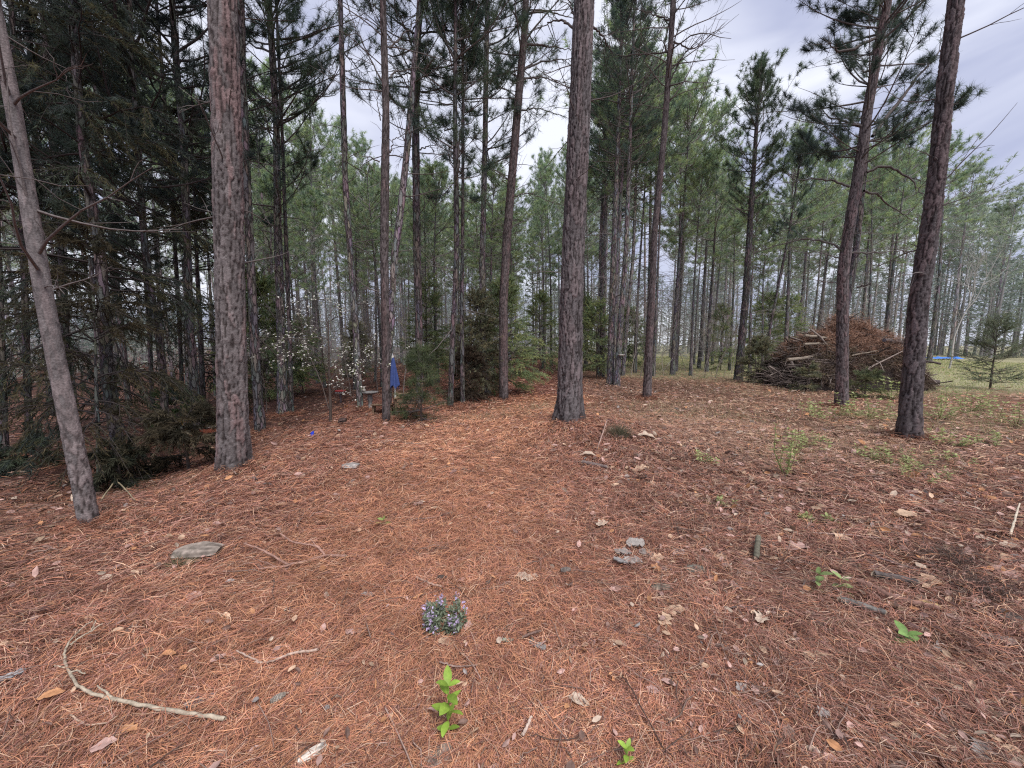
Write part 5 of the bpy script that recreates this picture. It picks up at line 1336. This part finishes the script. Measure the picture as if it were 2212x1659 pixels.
def chunk(name, label, u, v, lpx, wpx, hpx, rot, col, cat, seed=0, mat=None, ridges=9):
    """a lump of weathered wood or bark: rounded, grooved along its length, ragged at the ends"""
    g = ground_at(u, v); sc_ = g[1] / F * 1.04; L_, W_, Hh = lpx * sc_, wpx * sc_, hpx * sc_
    nl_, na = 26, 26; t = np.linspace(0, 1, nl_); a = np.arange(na) * 2 * pi / na
    T, A = np.meshgrid(t, a, indexing='ij')
    prof = np.clip(np.sin(pi * np.clip(T * .94 + .03, 0, 1)), 0, 1) ** .22
    rag = 1 + .3 * (vnoise(np.cos(A) * 2.5 + seed, np.sin(A) * 2.5 + T * 3, seed) - .5) + .34 * (vnoise(A * ridges / 2, T * 2.2, seed + 2) - .5)
    x = (T - .5) * L_ * (1 + .12 * (vnoise(np.cos(A) * 2 + 4, np.sin(A) * 2, seed + 5) - .5)); y = W_ / 2 * prof * rag * np.cos(A); z = Hh * (.42 * prof * rag * np.sin(A) + .25) + .012
    cr, sr = cos(rot), sin(rot); V = np.stack([x * cr - y * sr, x * sr + y * cr, z], -1).reshape(-1, 3)
    gcol = np.array(col) * (.30 + 1.4 * vnoise(A * ridges / 2 * 1.0, T * 2.5, seed + 2))[..., None] * (.85 + .3 * vnoise(A * 6, T * 14, seed + 9))[..., None]
    i = np.arange(nl_ * na).reshape(nl_, na); q = np.stack([i[:-1], np.roll(i[:-1], -1, 1), np.roll(i[1:], -1, 1), i[1:]], -1).reshape(-1, 4)
    mb = MB(); mb.add(V, q, 0, gcol.reshape(-1, 3), False)
    for e in (0, nl_ - 1):
        mb.add(np.vstack([V.reshape(nl_, na, 3)[e], V.reshape(nl_, na, 3)[e].mean(0)[None]]), [(j, (j + 1) % na, na) for j in range(na)], 0, np.array(col) * .4)
    return tag(mb.obj(name, mat or M_WOOD, loc=(g[0], g[1], g[2] + .008)), label, cat)


chunk('wood_chunk', 'weathered grey wood chunk half sunk in needles at the left', 430, 1206, 88, 60, 34, .15, (.235, .195, .165), 'wood chunk', 3)
chunk('wood_chunk', 'mottled dark wood lump at the foot of the tallest seedling', 950, 1648, 62, 44, 22, .7, (.22, .17, .14), 'wood chunk', 7)
chunk('wood_chunk', 'pale cut wood piece lying flat at the lower right', 1762, 1428, 62, 22, 18, -.03, (.50, .38, .27), 'wood chunk', 9)
chunk('wood_chunk', 'whitish wood piece at the bottom left of centre', 675, 1640, 60, 26, 18, .7, (.50, .44, .38), 'wood chunk', 12)
chunk('wood_chunk', 'lichen spotted grey chunk in the path near the blue flag', 757, 1013, 34, 30, 12, 0, (.30, .27, .25), 'wood chunk', 15)
chunk('wood_chunk', 'dark mossy chunk right of the bark flakes', 1428, 1278, 46, 30, 14, .2, (.16, .14, .11), 'wood chunk', 17)
chunk('wood_chunk', 'dark mossy chunk below the standing stub', 1500, 1240, 44, 30, 16, .1, (.13, .13, .11), 'wood chunk', 18)
chunk('tree_stump', 'tiny dark stump on the needles near the dogwood', 740, 916, 15, 26, 16, .3, (.07, .045, .04), 'stump', 20)
chunk('wood_chunk', 'dark lump of rotten wood under the dead tangle at the right', 2180, 1345, 50, 40, 24, .4, (.13, .11, .10), 'wood chunk', 23)


# dead tangle at the right
for u, v, wpx, lab in [(2045, 1222, 150, 'dark tangle of dead twigs and needles at the right'), (2110, 1285, 110, 'lower dark tangle of dead twigs near the right border')]:
    g = ground_at(u, v); g[2] += .03; sc_ = g[1] / F; K = 1500
    O = np.stack([rng.normal(0, wpx * .24, K) * sc_, rng.normal(0, wpx * .2, K) * sc_, np.abs(rng.normal(0, 14, K)) * sc_], 1); O[:, 2] += H(O[:, 0] + g[0], O[:, 1] + g[1]) - g[2]
    D = unit(rng.normal(0, 1, (K, 3)) * [1, 1, .35]); mb = MB()
    mb.slivers(O, D, rng.uniform(.05, .16, K), .0035, np.array([.10, .07, .058]) * rng.uniform(.4, 1.6, (K, 1)))
    o = mb.obj('dead_brush', M_LITTER, loc=tuple(g)); tag(o, lab, 'dead brush')


def leaf_mesh(kind, seed, col):
    g_ = np.random.default_rng(seed); nL = 15; t = np.linspace(0, 1, nL)
    if kind == 'oak':
        wd = np.sin(pi * t ** .85) ** .75 * (.25 + .085 * np.sin(t * pi * 6 + .6)) + .012
    elif kind == 'oval':
        wd = .27 * np.sin(pi * t ** .9) ** .8 + .006
    elif kind == 'long':
        wd = .13 * np.sin(pi * t ** .9) ** .7 + .006
    else:  # broken bark slab
        wd = (.28 + .055 * g_.normal(size=nL)).clip(.12, .5); wd[0] *= .35; wd[1] *= .7; wd[-1] *= .4; wd[-2] *= .75
    wl = wd * (1 + .12 * g_.normal(size=nL)); wr = wd * (1 + .12 * g_.normal(size=nL))
    ang = g_.normal(0, .12); cx_ = .12 * np.sin(t * 2.5 + g_.uniform(0, 6)) * .5
    curl = g_.uniform(.1, .42) if kind != 'slab' else .04; bow = g_.uniform(-.15, .28) if kind != 'slab' else g_.uniform(-.04, .06)
    rows = []
    for fr in (-1, -.5, 0, .5, 1):
        w_ = np.where(fr < 0, wl, wr) * fr
        z = curl * np.abs(w_) * (1 + .6 * np.sin(t * 5 + seed)) + bow * np.sin(pi * t) * .5 + .025 * np.sin(t * 17 + fr * 3 + seed) * abs(fr)
        rows.append(np.stack([t - .5, cx_ + w_, z], 1))
    V = np.stack(rows, 1)
    i = np.arange(nL * 5).reshape(nL, 5); q = np.stack([i[:-1, :-1], i[1:, :-1], i[1:, 1:], i[:-1, 1:]], -1).reshape(-1, 4)
    c = np.array(col) * (.85 + .3 * g_.random((nL, 5, 1))); c[:, 2] *= .8
    mb = MB(); mb.add(V.reshape(-1, 3), q, 0, c.reshape(-1, 3), True)
    if kind == 'slab':
        V2 = V.copy(); V2[..., 2] -= .07; n0 = mb.n
        mb.add(V2.reshape(-1, 3), q[:, ::-1], 0, np.array(col) * .5)
        b = np.concatenate([i[:, 0], i[-1, 1:], i[-2::-1, 4], i[0, 3:0:-1]]); bb = np.roll(b, -1)
        mb.add(np.vstack([V.reshape(-1, 3), V2.reshape(-1, 3)]), np.stack([b, bb, bb + nL * 5, b + nL * 5], 1), 0, np.array(col) * .6)
    return mb.mesh('dead_leaf' if kind != 'slab' else 'bark_flake', [M_DEADLEAF if kind != 'slab' else M_WOOD])


TAN, PINK, ORG, GREY, CRM = (.56, .39, .27), (.50, .325, .28), (.55, .28, .14), (.33, .295, .275), (.54, .425, .33)
ITEMS = [
    (113, 1521, 40, .7, 'oval', ORG, 'orange oval leaf below the hooked branch'), (367, 1429, 26, .3, 'oval', ORG, 'orange curled leaf above the middle of the hooked branch'), (397, 1461, 22, -.5, 'oak', ORG, 'small ragged orange leaf inside the hooked branch'),
    (473, 1439, 30, 1.0, 'oval', PINK, 'pinkish leaf left of the dark tipped twig'), (283, 1593, 36, -.2, 'oak', ORG, 'brown orange leaf below the hooked branch end'), (227, 1629, 44, .5, 'oval', PINK, 'pink curled leaf at the bottom left'),
    (543, 1339, 24, -.1, 'oval', ORG, 'small orange leaf below the forked reddish branch'), (422, 1299, 36, .15, 'oak', PINK, 'dusty pink leaf below the grass tuft'), (964, 1401, 38, .15, 'oval', TAN, 'tan oval leaf just below the purple flowers'),
    (1135, 1259, 40, -.3, 'oak', CRM, 'cream crumpled leaf right of the purple flowers'), (1457, 1333, 46, -.15, 'oak', TAN, 'tan folded leaf right of centre'), (1437, 1354, 42, .8, 'oak', TAN, 'lobed tan leaf under the folded one'),
    (1410, 1508, 30, -.2, 'oval', PINK, 'pale pink oval leaf at the lower middle'), (1444, 1494, 34, -.5, 'long', PINK, 'narrow pink leaf beside the pale pink oval one'), (1250, 1534, 46, -.35, 'oval', CRM, 'pale long leaf at the bottom middle'),
    (1224, 1544, 22, 1.1, 'oval', ORG, 'small rust orange leaf beside the pale long one'), (1010, 1366, 24, 1.2, 'oak', PINK, 'small pink leaf touching the purple flowers'), (904, 1301, 24, .6, 'long', ORG, 'narrow orange leaf left of the purple flowers'),
    (1420, 1218, 32, .2, 'oak', TAN, 'orange tan leaf on the bark flakes'), (1418, 1240, 24, -.6, 'oak', ORG, 'rusty lobed leaf at the lower edge of the bark flakes'), (1329, 1284, 28, .2, 'oval', PINK, 'pink leaf below the bark flakes'),
    (1935, 1323, 40, 1.3, 'oak', TAN, 'three lobed tan leaf on the red brown branch'), (2005, 1321, 38, -.3, 'oval', (.56, .40, .20), 'yellowish oval leaf right of the red brown branch'), (2008, 1271, 56, .0, 'oval', TAN, 'rolled tan leaf on the dark rotten log'),
    (1722, 1196, 46, -.3, 'oak', PINK, 'pale pink long leaf above the seedlings'), (1645, 1351, 50, .55, 'oak', CRM, 'cream jagged leaf left of the pink slab'), (1822, 1179, 44, .1, 'oak', TAN, 'star shaped tan leaf on the straight twig'),
    (2132, 1178, 34, -.5, 'oak', CRM, 'cream leaf left of the poking twig'), (1955, 1121, 46, -.1, 'oval', TAN, 'tan leaf below the spindly sprouts at the right'), (1838, 1598, 24, .3, 'oval', TAN, 'small tan curled leaf at the bottom right'),
    (1835, 1456, 36, -.4, 'oak', ORG, 'orange curled leaf below the pale cut wood piece'), (2152, 1451, 56, -.2, 'long', PINK, 'long pink leaf at the lower right'), (1755, 1643, 30, -.6, 'oval', CRM, 'pale leaf at the bottom edge right'),
    (1778, 1561, 34, .2, 'oak', GREY, 'grey crumpled leaf at the bottom right'), (1602, 1503, 30, .4, 'oak', GREY, 'grey white shred at the lower middle right'), (1628, 1508, 26, 1.2, 'oval', PINK, 'pink scrap next to the grey white shred'),
    (1384, 1020, 34, .1, 'oak', TAN, 'lobed tan leaf below the wiry tuft'), (1270, 990, 34, -.2, 'oval', CRM, 'pale leaf on the slope below the centre pine'), (1400, 951, 40, -.1, 'oak', CRM, 'cream leaf right of the wiry tuft'),
    (1097, 1399, 26, .3, 'oval', (.25, .28, .22), 'grey green leaf right of the tan oval one'), (1635, 1545, 26, 1.4, 'oval', PINK, 'pink leaf above the arching twig'), (1500, 1095, 36, .0, 'oak', PINK, 'dusty pink lobed leaf right of centre'), (1655, 1135, 40, .3, 'oval', CRM, 'pale cupped leaf above the standing stub'),
    (1300, 1140, 30, .4, 'oak', CRM, 'pale lobed leaf on the slope above the bark flakes'), (1555, 1215, 30, .8, 'oak', TAN, 'tan leaf left of the standing stub'), (1880, 1480, 30, -.9, 'long', CRM, 'narrow cream leaf below the broad leaved seedling'), (2060, 1350, 40, -.5, 'oval', PINK, 'folded pink leaf right of the yellowish one'), (2180, 1190, 34, 0, 'oval', CRM, 'cream scrap at the right border'),
]
for k, (u, v, lpx, rot, kind, col, lab) in enumerate(ITEMS):
    g = ground_at(u, v); sc_ = g[1] / F * 1.12
    o = bpy.data.objects.new('dead_leaf', leaf_mesh(kind, 100 + k, col)); COL.objects.link(o)
    L_ = lpx * sc_; o.scale = (L_, L_, L_ * .8); o.location = (g[0], g[1], g[2] + .043); o.rotation_euler = (rng.normal(0, .15) + .1, rng.normal(0, .12), rot)
    tag(o, lab, 'leaf', 'fallen leaves on the needles')
SLABS = [(1782, 1354, 52, .1, PINK, 'square pink bark slab at the lower right'), (1645, 1314, 50, -.4, PINK, 'pink wedge shaped bark slab left of the square one'), (1618, 1229, 48, .7, PINK, 'pinkish bark slab below the standing stub'), (1588, 1273, 56, 1.45, GREY, 'grey furrowed bark piece standing lengthwise right of the bark flakes'),
         (1160, 1408, 56, -.8, GREY, 'pale grey bark chip right of the tan oval leaf'), (20, 1476, 60, .75, (.40, .385, .385), 'bluish grey bark chip at the left edge'), (433, 1530, 66, .55, (.20, .19, .20), 'dark twisted bark strip above the hooked branch'), (764, 1379, 40, .2, PINK, 'dusty pink bark chip on the path left of the flowers'),
         (795, 1296, 34, .2, GREY, 'small grey bark chip on the path'), (2150, 1390, 70, -.65, (.44, .34, .30), 'long pale splintered bark strip at the right'), (2120, 1640, 56, .8, GREY, 'grey bark shred in the bottom right corner'), (1695, 1600, 46, -.2, (.25, .17, .14), 'brown bark flake at the bottom right'), (1085, 1500, 30, .4, GREY, 'small grey lichen chip at the bottom middle'),
         (1345, 1205, 56, .1, (.30, .265, .24), 'left grey plate of the flaking bark heap'), (1372, 1190, 60, -.25, (.37, .33, .30), 'topmost grey plate of the flaking bark heap'), (1398, 1206, 56, -.45, (.32, .28, .255), 'right grey plate of the flaking bark heap'), (1366, 1224, 62, .3, (.38, .34, .31), 'lowest grey plate of the flaking bark heap'), (1340, 1228, 50, .1, (.30, .28, .27), 'small front plate of the flaking bark heap'), (1467, 1203, 44, -.1, (.42, .36, .34), 'pale bark plate right of the flaking bark heap')]
for k, (u, v, lpx, rot, col, lab) in enumerate(SLABS):
    g = ground_at(u, v); sc_ = g[1] / F * (.66 if 'heap' in lab else .9)
    o = bpy.data.objects.new('bark_flake', leaf_mesh('slab', 300 + k, col)); COL.objects.link(o)
    L_ = lpx * sc_; ar = .55 if ('strip' in lab or 'chip' in lab or 'lengthwise' in lab) else 1.1; o.scale = (L_, L_ * ar, L_)
    o.location = (g[0], g[1], g[2] + .040 + (.012 * (k % 3) if 'heap' in lab else 0)); o.rotation_euler = (.12 + rng.normal(0, .12), rng.normal(0, .1), rot)
    tag(o, lab, 'bark', 'bark pieces on the needles')


def cone(label, u, v, lpx, rot, col):
    g = ground_at(u, v); sc_ = g[1] / F; L_ = lpx * sc_; mb = MB()
    nrow, na = 11, 9; t = np.linspace(0, 1, 14); R = L_ * .24 * np.sin(pi * (t * .86 + .1)) ** .8
    mb.tube(np.stack([(t - .5) * L_, t * 0, t * 0], 1), R * .8, 14, 0, np.array(col) * .45)
    for r_ in range(nrow):
        tt = .06 + .88 * r_ / (nrow - 1); rad = L_ * .24 * sin(pi * (tt * .86 + .1)) ** .8
        for k in range(na):
            a = 2 * pi * (k + .5 * (r_ % 2)) / na; d = np.array([.55, cos(a) * .9, sin(a) * .9]); d /= np.linalg.norm(d); b = np.array([(tt - .53) * L_, cos(a) * rad * .62, sin(a) * rad * .62])
            tg = np.array([0, -sin(a), cos(a)]); w_ = rad * .40; h_ = L_ * .085
            V = [b - tg * w_ * .5, b + tg * w_ * .5, b + d * h_ + tg * w_, b + d * h_ * 1.25, b + d * h_ - tg * w_, b + d * h_ * .7 + np.array([-h_ * .45, 0, 0])]
            mb.add(V, [(0, 1, 5), (1, 2, 5), (2, 3, 5), (3, 4, 5), (4, 0, 5)], 0, np.array(col) * random.uniform(.7, 1.3))
    o = mb.obj('pine_cone', M_WOOD, loc=(g[0], g[1], g[2] + L_ * .2 + .035)); o.rotation_euler = (0, .1, rot)
    tag(o, label, 'pine cone')


cone('grey brown pine cone lying right of the hooked branch', 602, 1528, 34, .9, (.30, .26, .22))
cone('dark pine cone lying just behind the purple flowers', 955, 1262, 24, .2, (.13, .10, .085))
cone('small dark cone right of the purple flowers', 1054, 1272, 16, 1.0, (.11, .085, .075))
cone('grey pine cone below the centre of the clearing', 1222, 1246, 26, .3, (.22, .19, .17))

# leaf scraps and twig scraps nobody would count
mb = MB(); K = 32000
r = np.exp(rng.uniform(np.log(1.2), np.log(16), K)); a = rng.uniform(-1.2, 1.3, K); x, y = r * np.sin(a), r * np.cos(a)
path, grassy, mid, leafy, dark = zones(x, y); drift = ss(.35, .65, fbm(x * 2.2, y * 2.2, 141)); keep = rng.random(K) < .10 + (.70 * leafy + .5 * mid) * (.35 + .9 * drift) - .05 * path; x, y, r = x[keep], y[keep], r[keep]; K = len(x)
O = np.stack([x, y, H(x, y) + rng.uniform(.03, .068, K)], 1); D = unit(np.stack([rng.normal(0, 1, K), rng.normal(0, 1, K), rng.normal(0, .22, K)], 1))
c = np.array([PINK, TAN, ORG, GREY, CRM, (.25, .16, .13)])[rng.choice(6, K, p=[.36, .2, .08, .04, .14, .18])] * rng.uniform(.5, 1.2, (K, 1))
L_ = rng.uniform(.016, .066, K) * np.clip(r / 3, .8, 1.8); mb.leaves(O, D, L_, L_ * rng.uniform(.35, .7, K), c)
tag(mb.obj('leaf_litter', M_DEADLEAF), 'scraps of dead leaves scattered through the needles', 'leaf litter', kind='stuff')
mb = MB(); K = 4600
r = np.exp(rng.uniform(np.log(1.3), np.log(12), K)); a = rng.uniform(-1.2, 1.3, K); x, y = r * np.sin(a), r * np.cos(a)
path, grassy, mid, leafy, dark = zones(x, y); keep = rng.random(K) < .2 + .7 * leafy + .3 * mid - .1 * path; x, y, r = x[keep], y[keep], r[keep]; K = len(x)
th = rng.uniform(0, 2 * pi, K); L_ = rng.uniform(.07, .36, K) * (1 + .5 * (rng.random(K) < .12)); q = np.linspace(-.5, .5, 6)
P = np.stack([x[:, None] + np.cos(th)[:, None] * L_[:, None] * q, y[:, None] + np.sin(th)[:, None] * L_[:, None] * q, np.zeros((K, 6))], -1) + np.cumsum(rng.normal(0, .008, (K, 6, 3)), 1) * np.array([1, 1, 0])
P[..., 2] = H(P[..., 0], P[..., 1]) + .035 + rng.uniform(0, .025, (K, 1)) + .01 * rng.normal(size=(K, 6))
mb.tube(P, rng.uniform(.0012, .0042, (K, 1)) * np.clip(r / 3, .8, 2)[:, None] * np.array([1, .95, .9, .8, .7, .5]), 4, 0, np.array([.24, .165, .135]) * rng.uniform(.3, 1.6, (K, 1)))
tag(mb.obj('twig_litter', M_TWIG), 'small dead twigs scattered through the needles', 'twig litter', kind='stuff')

# ------------------------------------------------------------------ sky, sun, camera
EL, AZ = radians(58), radians(150)     # sun behind the viewer, to the right, veiled by cloud
W = bpy.data.worlds.new("World"); sc.world = W; W.use_nodes = True
nt = W.node_tree; nt.nodes.clear(); L = nt.links
out = nt.nodes.new('ShaderNodeOutputWorld'); bg = nt.nodes.new('ShaderNodeBackground'); bg.inputs['Strength'].default_value = .1
sky = nt.nodes.new('ShaderNodeTexSky'); sky.sky_type = 'NISHITA'; sky.sun_disc = False; sky.sun_elevation = EL; sky.sun_rotation = AZ
tc = nt.nodes.new('ShaderNodeTexCoord'); mp = nt.nodes.new('ShaderNodeMapping'); mp.inputs['Scale'].default_value = (1.0, 1.0, 2.6); mp.inputs['Location'].default_value = (.35, .2, .1)
nz = nt.nodes.new('ShaderNodeTexNoise'); nz.inputs['Scale'].default_value = 2.1; nz.inputs['Detail'].default_value = 5; nz.inputs['Roughness'].default_value = .5; nz.inputs['Distortion'].default_value = .4
L.new(tc.outputs['Generated'], mp.inputs['Vector']); L.new(mp.outputs[0], nz.inputs['Vector'])
cr = nt.nodes.new('ShaderNodeValToRGB'); cr.color_ramp.elements[0].position = .40; cr.color_ramp.elements[0].color = (5.6, 6.0, 8.2, 1)
cr.color_ramp.elements[1].position = .60; cr.color_ramp.elements[1].color = (10.8, 11.1, 12.4, 1)
L.new(nz.outputs['Fac'], cr.inputs[0])
mx = nt.nodes.new('ShaderNodeMix'); mx.data_type = 'RGBA'; mx.inputs[0].default_value = .88
L.new(sky.outputs[0], mx.inputs[6]); L.new(cr.outputs[0], mx.inputs[7]); L.new(mx.outputs[2], bg.inputs['Color']); L.new(bg.outputs[0], out.inputs['Surface'])

sun = bpy.data.lights.new('sun', 'SUN'); sun.energy = 3.6; sun.angle = radians(24); sun.color = (1, .96, .92)
so = bpy.data.objects.new('sun', sun); COL.objects.link(so)
# sun_rotation is measured from +Y towards +X
sd = np.array([sin(AZ) * cos(EL), cos(AZ) * cos(EL), sin(EL)])
from mathutils import Vector
so.rotation_euler = Vector(sd).to_track_quat('Z', 'Y').to_euler(); so.location = tuple(sd * 30)

cam = bpy.data.cameras.new('camera'); co = bpy.data.objects.new('camera', cam); COL.objects.link(co)
cam.sensor_width = 36; cam.lens = 36 * F / 2212; cam.clip_end = 2000; cam.clip_start = .05
co.location = (0, 0, CAMZ); co.rotation_euler = (pi / 2 - PITCH, 0, 0)
sc.camera = co

sc.render.engine = 'CYCLES'
sc.view_settings.view_transform = 'Standard'; sc.view_settings.look = 'None'; sc.view_settings.exposure = 0
sc.cycles.max_bounces = 5; sc.cycles.diffuse_bounces = 3; sc.cycles.glossy_bounces = 1; sc.cycles.transmission_bounces = 3
sc.cycles.use_denoising = False; sc.cycles.filter_width = 1.2
